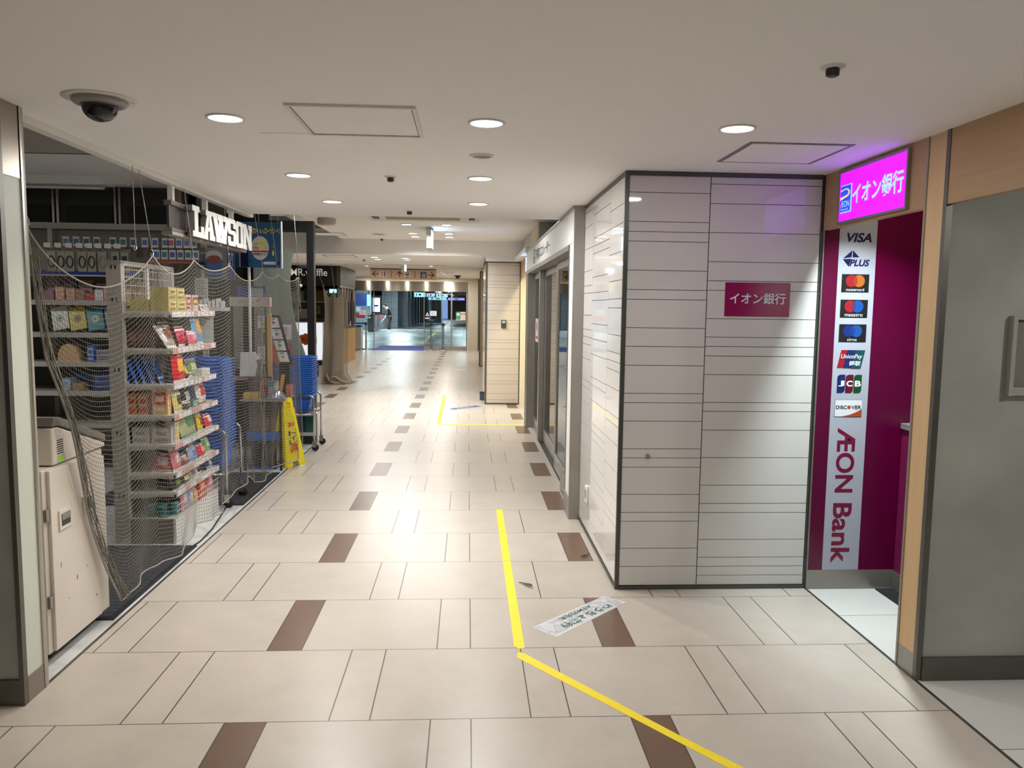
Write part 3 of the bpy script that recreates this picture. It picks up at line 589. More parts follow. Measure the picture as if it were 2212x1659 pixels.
MB_s = thing('camera_dome_far', 'small black dome camera by the far glass doors', 'security camera', (0.55, 21.5, Z4))
MB().lathe([(0.11, 0), (0.11, -0.02), (0.08, -0.03)], (0.55, 21.5, Z4), black, 20).build('base', MB_s); MB().lathe([(0.075, -0.03), (0.06, -0.08), (0.02, -0.105), (0.0005, -0.108)], (0.55, 21.5, Z4), blackgloss, 20).build('dome', MB_s)

# ------------------------------------------------------------------ floor markings
z = 0.0012
def flat(name, label, cat, pts, m, group=None):
    n = len(pts); P_ = [(x, y, 0.0002) for x, y in pts]+[(x, y, z) for x, y in pts]
    return tag(MB().add(P_, [list(range(n, 2*n))]+[(i, (i+1) % n, n+(i+1) % n, n+i) for i in range(n)], m).build(name), label, cat, group)
tp = [(1.104, 2.413), (1.150, 2.412), (1.148, 1.84), (1.101, 1.84)], [(1.101, 1.832), (1.148, 1.832), (1.146, 1.222), (1.100, 1.214)], [(1.100, 1.206), (1.146, 1.214), (1.145, 0.0), (1.12, -0.012), (1.098, 0.012)]
for s_, lab in zip(tp, ('yellow floor tape strip, farthest of the three in line', 'yellow floor tape strip, middle one of the three in line', 'yellow floor tape strip reaching the corner of the tape line')):
    flat('floor_tape', lab, 'tape', s_[::-1], yellow_tape, 'yellow queue tapes by the column')
flat('floor_tape', 'yellow floor tape running diagonally to the lower right', 'tape', [(1.103, -0.098), (1.652, -0.806), (2.00, -1.255), (2.04, -1.225), (1.668, -0.765), (1.141, -0.062), (1.120, -0.045), (1.108, -0.052)], yellow_tape, 'yellow queue tapes by the column')
flat('floor_tape', 'far yellow floor tape running along the corridor before the escalator', 'tape', [(0.48, 6.78), (0.53, 6.78), (0.512, 10.16), (0.462, 10.16)], yellow_tape)
flat('floor_tape', 'far yellow floor tape running across to the escalator portal', 'tape', [(0.48, 6.70), (1.62, 6.70), (1.62, 6.755), (0.48, 6.755)], yellow_tape)
a, b, c, d_ = Vector((1.198, 0.22, 0)), Vector((1.615, 0.621, 0)), Vector((1.716, 0.527, 0)), Vector((1.301, 0.112, 0))
S = thing('floor_sticker', 'white marble pattern floor sticker with green bank queue lettering', 'floor sticker', (1.46, 0.37, 0))
MB().add([(*p.xy, 0.0002) for p in (d_, c, b, a)]+[(*p.xy, z) for p in (d_, c, b, a)], [(4, 5, 6, 7), (0, 1, 5, 4), (1, 2, 6, 5), (2, 3, 7, 6), (3, 0, 4, 7)], printwhite).build('border', S)
ctr = (a+b+c+d_)/4; R_ = (a-b).normalized(); U_ = Vector((-R_.y, R_.x, 0)); fs_ = F((ctr.x, ctr.y, 0), R_, U_)
MB().rect(fs_, -0.286, 0.286, -0.066, 0.066, marble_material('sticker_marble', (204, 206, 208), (160, 162, 166), 9.0, 0.4), z, 0.0016).build('marble_face', S)
gi = mat('green_print', (14, 84, 62), 0.5)
text('ゆうちょ銀行', fs_, (-0.205, 0.185, -0.004, 0.052), gi, 'lettering', S, d=0.0018, bold=0.035)
text('ATM列先頭', fs_, (-0.125, 0.135, -0.054, -0.021), gi, 'small_lettering', S, d=0.0018, bold=0.03)
S2 = thing('floor_sticker', 'blue floor sticker with white lettering beside the far yellow tape', 'floor sticker', (0.85, 8.45, 0))
MB().add([(0.599, 8.3, z), (0.684, 8.197, z), (1.099, 8.599, z), (1.007, 8.709, z)], [(0, 1, 2, 3)], mat('blue_sticker', (34, 74, 150), 0.5)).build('sheet', S2)
R2 = (Vector((0.599, 8.3, 0))-Vector((1.007, 8.709, 0))).normalized()
text('ATM列先頭', F((0.847, 8.45, 0), R2, (-R2.y, R2.x, 0)), (-0.19, 0.19, -0.03, 0.03), printwhite, 'lettering', S2, d=0.002, bold=0.02)
leaf_m = mat('dry_leaf', (52, 36, 28), 0.6)
def leaf(pts, w, label):
    mb = MB(); pts = [Vector(p) for p in pts]; V = []; n = len(pts)
    for i, p in enumerate(pts):
        t = (pts[min(i+1, n-1)]-pts[max(i-1, 0)]).normalized(); s_ = Vector((-t.y, t.x, 0.25))*w[i]; V += [p+s_, p-s_]
    V += [v+Vector((0, 0, 0.0015)) for v in V]
    fs = []
    for i in range(n-1): fs += [(2*i, 2*i+1, 2*i+3, 2*i+2), (2*n+2*i, 2*n+2*i+2, 2*n+2*i+3, 2*n+2*i+1)]
    mb.add(V, fs, leaf_m); tag(mb.build('dry_leaf'), label, 'leaf')
leaf([(1.172, 0.835, 0.004), (1.195, 0.805, 0.008), (1.212, 0.785, 0.01), (1.23, 0.762, 0.014), (1.242, 0.748, 0.01)], [0.0015, 0.004, 0.008, 0.009, 0.002], 'curled dark leaf on the floor right of the yellow tape')
leaf([(1.585, 1.285, 0.005), (1.60, 1.27, 0.012), (1.615, 1.275, 0.01), (1.645, 1.33, 0.006)], [0.003, 0.012, 0.006, 0.001], 'dry leaf with stalk on the brown floor tile by the column')
# ------------------------------------------------------------------ shop front sign letters
L_ = thing('shop_letter_sign', 'white slab letter shop sign hung under the ceiling edge on the left', 'sign', (-0.83, 2.2, 1.94))
sign_gl = mat('sign_letter_white', (240, 239, 236), 0.1, spec=0.6)
bk = mat('sign_box_grey', (120, 112, 104), 0.3, 0.2); ret_m = mat('letter_return', (116, 108, 102), 0.5); bkd = mat('sign_back_dark', (70, 62, 58), 0.35)
MB().box(-0.90, -0.855, 1.36, 2.86, 1.945, 1.97, bk).box(-0.90, -0.855, 1.36, 2.86, 2.10, 2.128, bk).box(-0.885, -0.87, 1.36, 2.86, 1.97, 2.10, bkd).box(-0.91, -0.845, 1.34, 2.87, 1.925, 1.945, steel).build('backing_frame', L_, 0.002)
for y_ in (1.42, 2.02, 2.60): MB().box(-0.90, -0.87, y_, y_+.035, 2.128, 2.42, white_m).build('hanger', L_)
fe = FE(-0.832); D0, D1 = 0.0, 0.032
zb, zt = 1.938, 2.126; H = zt-zb
def letter(ch, a, b, polys):
    m_ = MB(); w = b-a
    for p in polys: q_ = [(a+x*w, zb+y*H) for x, y in p]; m_.prism(fe, q_, ret_m, D0, D1-.0015); m_.prism(fe, q_, sign_gl, D1-.0015, D1+.0005*polys.index(p))
    m_.build('letter', L_)
R4 = lambda x0, x1, y0, y1: [(x0, y0), (x1, y0), (x1, y1), (x0, y1)]
letter('L', 1.550, 1.750, [R4(0, .62, .82, 1), R4(.17, .48, .17, .83), [(0, 0), (1, 0), (1, .38), (.74, .38), (.74, .18), (0, .18)]])
letA = [[(1.796, 2.123), (1.93, 2.124), (1.928, 2.1), (1.892, 2.091), (1.803, 2.09), (1.794, 2.094)], [(1.815, 2.092), (1.856, 2.092), (1.83, 1.99), (1.826, 1.937), (1.756, 1.938), (1.758, 1.967)], [(1.854, 2.091), (1.894, 2.091), (1.946, 1.971), (1.966, 1.968), (1.964, 1.938), (1.86, 1.938), (1.862, 1.99)], [(1.798, 2.015), (1.896, 2.019), (1.907, 1.995), (1.83, 1.991), (1.786, 1.99)]]
letW = [[(1.927, 2.126), (2.022, 2.126), (2.02, 2.094), (1.924, 2.095)], [(2.03, 2.126), (2.144, 2.126), (2.141, 2.087), (2.027, 2.087)], [(2.15, 2.126), (2.253, 2.125), (2.25, 2.088), (2.148, 2.088)], [(1.935, 2.097), (2.013, 2.097), (2.087, 1.947), (1.999, 1.946)], [(2.057, 2.087), (2.13, 2.088), (2.066, 1.948), (1.999, 1.948)], [(2.046, 2.087), (2.127, 2.088), (2.2, 1.944), (2.105, 1.943)], [(2.197, 2.089), (2.246, 2.089), (2.197, 1.944), (2.108, 1.944)], [(1.988, 1.97), (2.201, 1.968), (2.199, 1.938), (1.986, 1.939)]]
for polys in (letA, letW):
    m_ = MB()
    for p in polys: m_.prism(fe, p[::-1], ret_m, D0, D1-.0015); m_.prism(fe, p[::-1], sign_gl, D1-.0015, D1+.0005*polys.index(p))
    m_.build('letter', L_)
letter('S', 2.250, 2.442, [[(0, .9), (.1, 1), (.9, 1), (1, .9), (1, .66), (.68, .66), (.68, .83), (.34, .83), (.34, .58), (.9, .58), (1, .48), (1, .1), (.9, 0), (.1, 0), (0, .1), (0, .34), (.34, .34), (.34, .17), (.68, .17), (.68, .42), (.1, .42), (0, .52)]])
letter('O', 2.446, 2.618, [[(0, .1), (.12, 0), (.34, 0), (.34, 1), (.12, 1), (0, .9)], [(.66, 0), (.88, 0), (1, .1), (1, .9), (.88, 1), (.66, 1)], R4(.33, .67, 0, .17), R4(.33, .67, .83, 1)])
letter('N', 2.622, 2.858, [R4(0, .36, .82, 1), R4(.06, .30, .17, .83), R4(0, .38, 0, .18), R4(.62, 1, .82, 1), R4(.70, .94, 0, .83), [(.06, .98), (.34, .98), (.94, 0.0), (.66, 0.0)]])

# ------------------------------------------------------------------ copier
Cp = thing('copier', 'beige white multifunction copier standing behind the left partition', 'copier', (-1.15, 0.15, 0))
cpm = mat('copier_beige', (214, 206, 194), 0.42, noise=0.04, nscale=4); cpg = mat('copier_grey', (122, 118, 112), 0.45); cpd = mat('copier_slot', (58, 54, 50), 0.6)
MB().box(-1.45, -0.862, -0.13, 0.40, 0.05, 0.835, cpm).box(-1.4, -0.9, -0.05, 0.36, 0.0, 0.05, black).build('body', Cp, 0.006)
MB().box(-0.862, -0.846, -0.10, 0.315, 0.055, 0.828, cpm)
sd_ = MB().box(-0.862, -0.846, -0.10, 0.315, 0.055, 0.828, cpm).build('side_door', Cp, 0.004)
MB().box(-0.862, -0.852, 0.322, 0.40, 0.055, 0.80, cpm).build('rear_cover', Cp, 0.004)
frc = FE(-0.846)
MB().prism(FE(-1.45), [(-0.05, .84), (.42, .84), (.42, .86), (.0, 1.0), (-.05, 1.0)], cpm, 0, 0.595).build('scanner_unit', Cp, 0.008)
MB().prism(FE(-1.45), [(-0.05, 1.005), (.0, 1.005), (.42, .865), (.42, .90), (.01, 1.04), (-.04, 1.045)], cpg, 0, 0.60).build('document_cover', Cp, 0.006)
MB().box(-1.35, -0.93, -0.24, -0.05, 0.84, 0.93, cpm).build('control_panel', Cp, 0.008)
fu = FE(-0.855)
v = MB()
for k in range(7): v.rect(fu, -0.015, 0.037, 0.882+k*0.0095, 0.886+k*0.0095, cpd, 0, 0.001)
v.build('vent', Cp)
MB().rect(fu, -0.012, 0.037, 0.846, 0.874, mat('green_note', (150, 205, 80), 0.6), 0, 0.0015).build('green_sticker', Cp)
MB().rect(frc, -0.045, 0.055, 0.560, 0.645, cpm, 0, 0.006).rect(frc, -0.03, 0.043, 0.575, 0.628, cpd, 0.006, 0.0065).rect(frc, -0.028, 0.041, 0.60, 0.627, greyp, 0.0065, 0.009).build('grip_recess', sd_, 0.002)
MB().rect(frc, 0.165, 0.25, 0.575, 0.655, cpm, 0, 0.006).rect(frc, 0.178, 0.24, 0.59, 0.64, cpd, 0.006, 0.0065).build('grip_recess', sd_, 0.002)
v = MB()
for (y, zz, w, h) in ((-0.04, 0.40, .004, .02), (0.09, 0.30, .005, .022), (0.015, 0.24, .004, .006), (0.18, 0.33, .004, .006), (0.26, 0.16, .006, .01)): v.rect(frc, y, y+w, zz, zz+h, cpd, 0, 0.0006)
v.build('scratch_marks', sd_)
v = MB()
for zz in (0.62, 0.25): v.box(-0.862, -0.85, -0.128, -0.105, zz, zz+0.05, steel)
v.build('hinge', Cp)
v = MB()
for z0_ in (0.5, 0.24):
    for k in range(5): v.box(-0.91, -0.87, -0.1315, -0.129, z0_+k*0.022, z0_+k*0.022+0.006, cpd)
v.build('side_vent', Cp)
for x in (-1.38, -0.92):
    for y in (-0.06, 0.33): MB().cyl((x-0.012, y, 0.022), (x+0.012, y, 0.022), 0.022, rubber).build('castor', Cp)
# mats on the shop floor
matm = bpy.data.materials.new('ribbed_mat'); matm.use_nodes = True
g = NG(matm); b_ = matm.node_tree.nodes['Principled BSDF']
sp = g.n('ShaderNodeSeparateXYZ'); g.put(sp.inputs[0], g.n('ShaderNodeNewGeometry').outputs['Position'])
nz = g.n('ShaderNodeTexNoise'); nz.inputs['Scale'].default_value = 14; g.put(nz.inputs['Vector'], g.n('ShaderNodeNewGeometry').outputs['Position'])
wv = g.m('FRACT', g.m('ADD', g.m('MULTIPLY', sp.outputs[1], 22.0), g.m('MULTIPLY', nz.outputs[0], 0.9)))
g.put(b_.inputs['Base Color'], g.mix(g.m('LESS_THAN', wv, 0.25), (*lin((56, 57, 62)), 1), (*lin((28, 28, 31)), 1))); b_.inputs['Roughness'].default_value = 0.8
for nm, lab, y0, y1 in (('floor_mat', 'dark ribbed floor mat beside the copier', 0.36, 1.535), ('floor_mat', 'dark ribbed floor mat under the basket trolley', 2.55, 3.72)):
    m_ = thing(nm, lab, 'mat', (-1.4, (y0+y1)/2, 0))
    MB().box(-2.0, -0.845, y0+0.025, y1-0.025, 0, 0.008, matm).build('pile', m_)
    MB().box(-2.0, -0.82, y0, y0+0.025, 0, 0.006, rubber).box(-2.0, -0.82, y1-0.025, y1, 0, 0.006, rubber).box(-0.845, -0.82, y0+0.025, y1-0.025, 0, 0.006, rubber).build('border', m_)

# ------------------------------------------------------------------ shelving gondola
G = thing('gondola_shelf', 'grey gondola shelving unit full of snacks facing the corridor', 'shelf unit', (-1.15, 1.97, 0))
gm = mat('gondola_grey', (172, 166, 156), 0.45); gw = mat('gondola_white', (206, 200, 190), 0.4); gd = mat('gondola_board', (120, 114, 106), 0.6)
p = MB().box(-1.34, -1.25, 1.575, 1.625, 0, 1.785, gm)
for zz in (1.73, 1.53, 1.1, 0.7, 0.3): p.box(-1.31, -1.302, 1.5735, 1.5755, zz, zz+0.025, black).box(-1.285, -1.277, 1.5735, 1.5755, zz, zz+0.025, black)
p.build('upright', G, 0.003)
MB().box(-1.34, -1.25, 2.40, 2.45, 0, 1.785, gm).build('upright', G, 0.003)
MB().box(-1.31, -1.285, 1.625, 2.40, 0.15, 1.46, gd).build('back_board', G)
MB().box(-1.275, -1.25, 1.625, 2.40, 1.755, 1.785, gw).box(-1.275, -1.255, 1.985, 2.015, 1.48, 1.755, gw).box(-1.275, -1.255, 1.625, 2.40, 1.475, 1.495, gw).build('mesh_frame', G, 0.002)
p = MB()
for k in range(31): p.cyl((-1.262, 1.63+k*0.0255, 1.49), (-1.262, 1.63+k*0.0255, 1.757), 0.0016, gw, n=5, cap=False)
for k in range(5): p.cyl((-1.260, 1.625, 1.535+k*0.05), (-1.260, 2.40, 1.535+k*0.05), 0.002, gw, n=5, cap=False)
p.build('wire_mesh', G)
SH = [1.475, 1.245, 1.02, 0.825, 0.64, 0.455, 0.335]
rail_m = mat('price_rail', (196, 192, 190), 0.25); tagm = mat('price_tag', (226, 214, 208), 0.4); tagp = mat('price_tag_pink', (214, 150, 140), 0.4)
for k, zz in enumerate(SH):
    MB().box(-1.285, -0.965, 1.595, 2.42, zz-0.018, zz, gw).box(-1.285, -0.98, 1.598, 1.606, zz-0.035, zz-0.018, gw)
    sb_ = MB().box(-1.285, -0.965, 1.595, 2.42, zz-0.018, zz, gw).box(-1.285, -0.98, 1.598, 1.606, zz-0.035, zz-0.018, gw).build('shelf_board', G, 0.002)
    MB().prism(FS(1.588), [(-1.285, zz-0.10), (-1.265, zz-0.105), (-1.255, zz-0.045), (-1.0, zz-0.022), (-1.0, zz-0.014), (-1.285, zz-0.014)], gm, -0.012, 0.0).build('shelf_bracket', sb_)
    r_ = MB().prism(FE(-0.965), [(1.595, zz-0.036), (2.425, zz-0.036), (2.43, zz+0.002), (1.60, zz+0.004)], rail_m, 0, 0.006)
    y = 1.61
    while y < 2.38:
        w = random.choice((0.045, 0.06, 0.075)); r_.rect(FE(-0.959), y, y+w, zz-0.032, zz-0.003, random.choice((tagm, tagm, printwhite, tagp)), 0, 0.0012); y += w+random.choice((0.004, 0.012, 0.03))
    r_.build('price_rail', sb_)
MB().box(-1.285, -0.985, 1.60, 2.42, 0.145, 0.16, gw).box(-1.34, -0.985, 1.585, 1.60, 0.0, 0.16, gd).build('base_deck', G)
MB().box(-0.985, -0.965, 1.585, 2.43, 0.0, 0.165, white_m).build('kick_plate', G, 0.003)
p = MB()
for k in range(22): p.cyl((-0.962, 1.6+k*0.038, 0.16), (-0.962, 1.6+k*0.038, 0.245), 0.0018, white_m, n=5, cap=False)
for zz in (0.165, 0.205, 0.245): p.cyl((-0.962, 1.595, zz), (-0.962, 2.425, zz), 0.0022, white_m, n=5, cap=False)
p.build('wire_guard', G)
MB().box(-1.25, -0.965, 2.40, 2.405, 1.246, 1.455, mat('frosted_divider', (196, 196, 190), 0.3)).build('divider', G)

# ------------------------------------------------------------------ goods
CM = {}
def cm(c, r=0.3):
    k = tuple(c)
    if k not in CM: CM[k] = mat('pack_%d_%d_%d' % k, c, r, spec=0.55)
    return CM[k]
def pouch(label, fr, cx, y0, w, h, t, c1, c2, c3=(230, 228, 220), lean=0.0, name='snack_bag', cat='snack bag', group=None):
    """filled foil bag standing at local (cx,y0); c1 body, c2 print, c3 crimp/band"""
    nx, ny = 8, 12
    fr = F(fr.p(cx, y0), fr.r, (fr.u*math.cos(lean)-fr.n*math.sin(lean)))
    body = MB(); pr = MB(); rnd = random.Random(label)
    wob = [rnd.uniform(-1, 1) for _ in range(60)]
    V = []
    for s_ in (1, -1):
        for j in range(ny+1):
            for i in range(nx+1):
                u = i/nx*2-1; v_ = j/ny
                pf = (1-abs(u)**3)*max(0.0, 1-abs(2*v_-1)**4)
                k = (1-0.06*pf)+0.02*wob[(j*3+i) % 60]
                d = s_*t*0.5*pf*(1+0.25*wob[(i*7+j*5) % 60]) + s_*0.0008
                V.append(fr.p(u*w/2*k, v_*h, d))
    n0 = (nx+1)*(ny+1)
    q = lambda s_, i, j: s_*n0+j*(nx+1)+i
    m1, m2, m3 = cm(c1), cm(c2), cm(c3)
    a = rnd.random()
    def pick(i, j):
        if j in (0, ny-1): return m3
        if 2 <= i <= 5 and (4 <= j <= 8): return m2
        if a < 0.4 and j in (9,): return m3
        if a > 0.7 and j == 2: return m2
        if a > 0.5 and 3 <= i <= 4 and j == 10: return m3
        return m1
    for j in range(ny):
        for i in range(nx):
            fl = [q(0, i, j), q(0, i+1, j), q(0, i+1, j+1), q(0, i, j+1)]; bl = [q(1, i, j), q(1, i, j+1), q(1, i+1, j+1), q(1, i+1, j)]
            mm = pick(i, j)
            body.add([V[x] for x in fl], [(0, 1, 2, 3)], mm, True); body.add([V[x] for x in bl], [(0, 1, 2, 3)], mm if mm is not m2 else m1, True)
    o = body.build(name)
    # weld
    import bmesh
    bm = bmesh.new(); bm.from_mesh(o.data); bmesh.ops.remove_doubles(bm, verts=bm.verts, dist=0.0003); bm.to_mesh(o.data); bm.free()
    return tag(o, label, cat, group)
def carton(label, x0, x1, y0, y1, z0, z1, c1, c2, face='E', name='snack_box', cat='box', group=None, c3=None):
    t = thing(name, label, cat, ((x0+x1)/2, (y0+y1)/2, z0), group)
    MB().box(x0, x1, y0, y1, z0, z1, cm(c1, 0.4)).build('carton', t, 0.0015)
    fr = FE(x1+0.0006) if face == 'E' else FS(y0-0.0006)
    a, b = (y0, y1) if face == 'E' else (x0, x1); w = b-a; h = z1-z0
    q = MB().rect(fr, a+w*.1, b-w*.1, z0+h*.38, z0+h*.86, cm(c2, 0.4), 0, 0.0006)
    q.rect(fr, a+w*.22, b-w*.22, z0+h*.5, z0+h*.72, cm(c3 or c1, 0.4), 0.0006, 0.0012); q.rect(fr, a+w*.12, b-w*.2, z0+h*.14, z0+h*.28, cm(c3 or c2, 0.4), 0, 0.0006)
    q.build('front_print', t)
    return t
gE = FE(-0.99)
yb = (192, 178, 108); yk = (216, 206, 156)
for x0, x1, y0, y1, lab in ((-1.22, -1.105, 1.62, 1.775, 'yellow carton at the back left of the top gondola shelf'), (-1.10, -0.985, 1.62, 1.755, 'yellow carton at the front left of the top gondola shelf'), (-1.10, -0.985, 1.76, 1.93, 'yellow carton at the front right of the lower yellow stack'), (-1.22, -1.105, 1.78, 1.93, 'yellow carton at the back right of the lower yellow stack')):
    carton(lab, x0, x1, y0, y1, 1.475, 1.548, yb, yk, 'E', c3=(150, 120, 50), group='yellow cartons stacked on the top shelf')
carton('yellow carton on top of the yellow stack, left one', -1.10, -0.99, 1.635, 1.77, 1.548, 1.628, yb, yk, 'E', c3=(150, 120, 50), group='yellow cartons stacked on the top shelf')
carton('yellow carton on top of the yellow stack, right one', -1.10, -0.99, 1.775, 1.915, 1.548, 1.628, yb, yk, 'E', c3=(150, 120, 50), group='yellow cartons stacked on the top shelf')
carton('white box with red stripe right of the yellow cartons', -1.1, -1.0, 1.96, 2.06, 1.475, 1.585, (206, 196, 186), (176, 40, 44))
carton('second white box with red stripe on the top shelf', -1.1, -1.0, 2.09, 2.2, 1.475, 1.585, (206, 196, 186), (176, 40, 44), c3=(226, 200, 120))
for i, y in enumerate((2.25, 2.31, 2.37)): pouch('small pale sachet at the right end of the top shelf, %s' % ('left', 'middle', 'right')[i], gE, y, 1.475, 0.055, 0.05, 0.02, (206, 196, 190), (150, 110, 110), lean=0.3, name='sachet', cat='sachet')
z = SH[1]
pouch('silver and brown bag leaning on the second shelf', gE, 1.67, z, 0.16, 0.165, 0.05, (168, 156, 140), (120, 84, 60), lean=0.55)
pouch('deep red foil bag behind the pink bag', FE(-1.05), 1.80, z, 0.17, 0.17, 0.05, (150, 26, 46), (190, 60, 70), lean=0.3)
pouch('crimson bag in the middle of the second shelf', FE(-1.02), 1.95, z, 0.16, 0.135, 0.05, (168, 20, 58), (200, 70, 90), lean=0.25)
pouch('bright pink pouch at the front of the second shelf', gE, 2.05, z, 0.17, 0.10, 0.05, (214, 92, 122), (236, 150, 160), lean=0.2)
pouch('blue and yellow pouch at the right of the second shelf', gE, 2.17, z, 0.17, 0.215, 0.05, (96, 150, 196), (222, 160, 60), lean=0.2)
for i, x in enumerate((-1.23, -1.16, -1.09)): pouch('dull brown red bag %s in the shade of the second shelf' % ('rearmost', 'in the middle', 'frontmost')[i], FS(1.66), x, z, 0.12, 0.12, 0.04, (104, 62, 58), (120, 90, 84), (96, 80, 74))
z = SH[2]
for i, x in enumerate((-1.245, -1.20, -1.155, -1.11, -1.065)):
    pouch('blue chip bag %s in the row on the third shelf' % ('rearmost', 'second from the back', 'in the middle', 'second from the front', 'frontmost')[i], FE(x), 1.70+i*0.012, z, 0.2, 0.20-i*0.008, 0.04, (30, 92, 178), (80, 140, 210) if i < 4 else (210, 200, 200), (150, 180, 214), lean=0.35, name='chip_bag', cat='chip bag', group='blue chip bags on the third shelf')
pouch('tall red and yellow snack bag on the third shelf', FE(-0.985), 1.765, z, 0.2, 0.20, 0.05, (200, 30, 40), (232, 180, 60), lean=0.1)
pouch('black and yellow bag beside the tall red bag', gE, 1.91, z, 0.09, 0.115, 0.04, (40, 36, 34), (226, 190, 40), lean=0.35)
pouch('purple and pink bag behind on the third shelf', FE(-1.06), 1.98, z, 0.18, 0.14, 0.04, (110, 60, 110), (200, 120, 150), lean=0.15)
pouch('glossy green bag on the third shelf', FE(-1.05), 2.20, z, 0.2, 0.125, 0.05, (110, 138, 84), (196, 206, 160), lean=0.2)
carton('white card box at the right end of the third shelf', -1.04, -0.985, 2.19, 2.37, z, z+0.048, (214, 214, 208), (196, 196, 196))
z = SH[3]
for i, x in enumerate((-1.235, -1.165)): carton('orange and white pack %s on the fourth shelf' % ('farthest left', 'second from left')[i], x-0.032, x+0.03, 1.63, 1.80, z, z+0.135, (196, 120, 60), (214, 170, 130), 'S', c3=(190, 60, 40), name='snack_pack', cat='pack')
carton('orange and red printed carton facing the viewer on the fourth shelf', -1.105, -1.01, 1.62, 1.72, z, z+0.165, (226, 190, 140), (214, 74, 40), 'S', c3=(240, 220, 190))
pouch('cream bag with black lettering on the fourth shelf', gE, 1.745, z+0.0, 0.14, 0.15, 0.04, (206, 190, 120), (70, 62, 44), lean=0.15)
pouch('dark brown bag lying low on the fourth shelf', gE, 1.88, z, 0.13, 0.06, 0.05, (62, 56, 50), (110, 100, 84), lean=0.1)
pouch('black and white bag on the fourth shelf', FE(-1.03), 2.02, z, 0.16, 0.14, 0.04, (52, 48, 50), (214, 210, 206), lean=0.2)
pouch('red and white checked bag on the fourth shelf', gE, 2.2, z, 0.17, 0.175, 0.05, (214, 206, 198), (186, 40, 52), (176, 110, 50), lean=0.2)
carton('small green pack at the front of the fourth shelf', -1.02, -0.985, 2.0, 2.12, z, z+0.045, (30, 110, 84), (200, 206, 200))
z = SH[4]
for i, (x0, x1) in enumerate(((-1.235, -1.13), (-1.115, -0.995))): carton('grey and white cup noodle pack %s on the fifth shelf' % ('on the left', 'nearest the front')[i], x0, x1, 1.62, 1.76, z, z+0.105, (184, 178, 176), (206, 200, 196), 'S', c3=(150, 140, 140), name='noodle_pack', cat='pack')
carton('white and yellow printed pack on the fifth shelf', -1.05, -0.985, 1.66, 1.74, z, z+0.13, (206, 198, 190), (214, 190, 60))
pouch('large green snack bag with a green oval on the fifth shelf', gE, 1.93, z, 0.28, 0.185, 0.06, (176, 176, 130), (30, 128, 62), (60, 150, 120), lean=0.25)
pouch('yellow bag on the fifth shelf, left of two', gE, 2.14, z, 0.085, 0.13, 0.04, (226, 196, 30), (120, 80, 30), lean=0.15); pouch('yellow bag on the fifth shelf, right of two', FE(-1.03), 2.21, z, 0.085, 0.13, 0.04, (230, 206, 50), (190, 90, 30), lean=0.15)
pouch('red bag at the right end of the fifth shelf', gE, 2.32, z, 0.12, 0.10, 0.05, (206, 36, 50), (236, 190, 190), lean=0.25)
z = SH[5]
pouch('pink and white bag facing the viewer on the sixth shelf', FS(1.64), -1.06, z, 0.14, 0.12, 0.05, (196, 100, 110), (220, 206, 206), lean=0.35)
pouch('pink bag with white print on the sixth shelf', gE, 1.70, z, 0.14, 0.145, 0.04, (206, 110, 118), (226, 190, 196), lean=0.2)
pouch('dark plum bag on the sixth shelf', gE, 1.85, z, 0.14, 0.08, 0.05, (110, 60, 66), (196, 140, 120), lean=0.5)
pouch('pale blue bag on the sixth shelf', gE, 2.0, z, 0.15, 0.10, 0.05, (150, 176, 214), (90, 120, 180), lean=0.25)
pouch('pink bag behind the pale blue bag', FE(-1.04), 2.1, z, 0.16, 0.14, 0.04, (196, 100, 140), (226, 170, 190), lean=0.25)
pouch('red and pink bag near the right of the sixth shelf', gE, 2.17, z, 0.13, 0.09, 0.04, (200, 40, 54), (236, 150, 150), lean=0.25)
pouch('light green bag at the right end of the sixth shelf', FE(-1.0), 2.32, z, 0.13, 0.13, 0.04, (110, 170, 96), (190, 214, 160), lean=0.3)
z = SH[6]
pouch('black and green bag at the left of the seventh shelf', gE, 1.68, z, 0.14, 0.075, 0.05, (44, 40, 40), (120, 130, 60), lean=0.3); pouch('dark brown bag on the seventh shelf', gE, 1.83, z, 0.14, 0.07, 0.05, (60, 48, 40), (206, 206, 120), lean=0.3)
pouch('grey and white bag on the seventh shelf', gE, 1.97, z, 0.12, 0.085, 0.04, (176, 170, 166), (90, 86, 84), lean=0.3); pouch('black and white bag on the seventh shelf', gE, 2.08, z, 0.11, 0.075, 0.04, (206, 204, 200), (50, 46, 46), lean=0.3)
pouch('yellow bag on the seventh shelf', FE(-1.03), 2.17, z, 0.13, 0.10, 0.04, (224, 206, 40), (150, 120, 40), lean=0.2); pouch('navy and white bag at the right end of the seventh shelf', gE, 2.32, z, 0.12, 0.085, 0.04, (60, 64, 110), (206, 206, 210), lean=0.3)
z = 0.16
for i, (x, y) in enumerate(((-1.14, 1.66), (-1.07, 1.645), (-1.02, 1.70))):
    t = thing('dessert_cup', 'teal lidded cup %s on the bottom shelf' % ('at the back', 'in the middle', 'at the front')[i], 'cup', (x, y, z), 'teal cups on the bottom shelf')
    MB().lathe([(0.022, 0), (0.03, 0.07), (0.03, 0.075)], (x, y, z), cm((30, 120, 120)), 20).build('cup', t); MB().lathe([(0.032, 0.075), (0.032, 0.082), (0.001, 0.084)], (x, y, z), cm((90, 180, 176)), 20).build('lid', t)
pouch('pink and white bag in the wire guard at left', gE, 1.80, z, 0.10, 0.15, 0.04, (206, 130, 150), (230, 220, 224), lean=0.1); pouch('pale blue and white bag in the wire guard', gE, 1.91, z, 0.1, 0.13, 0.04, (150, 170, 206), (226, 226, 230), lean=0.1)
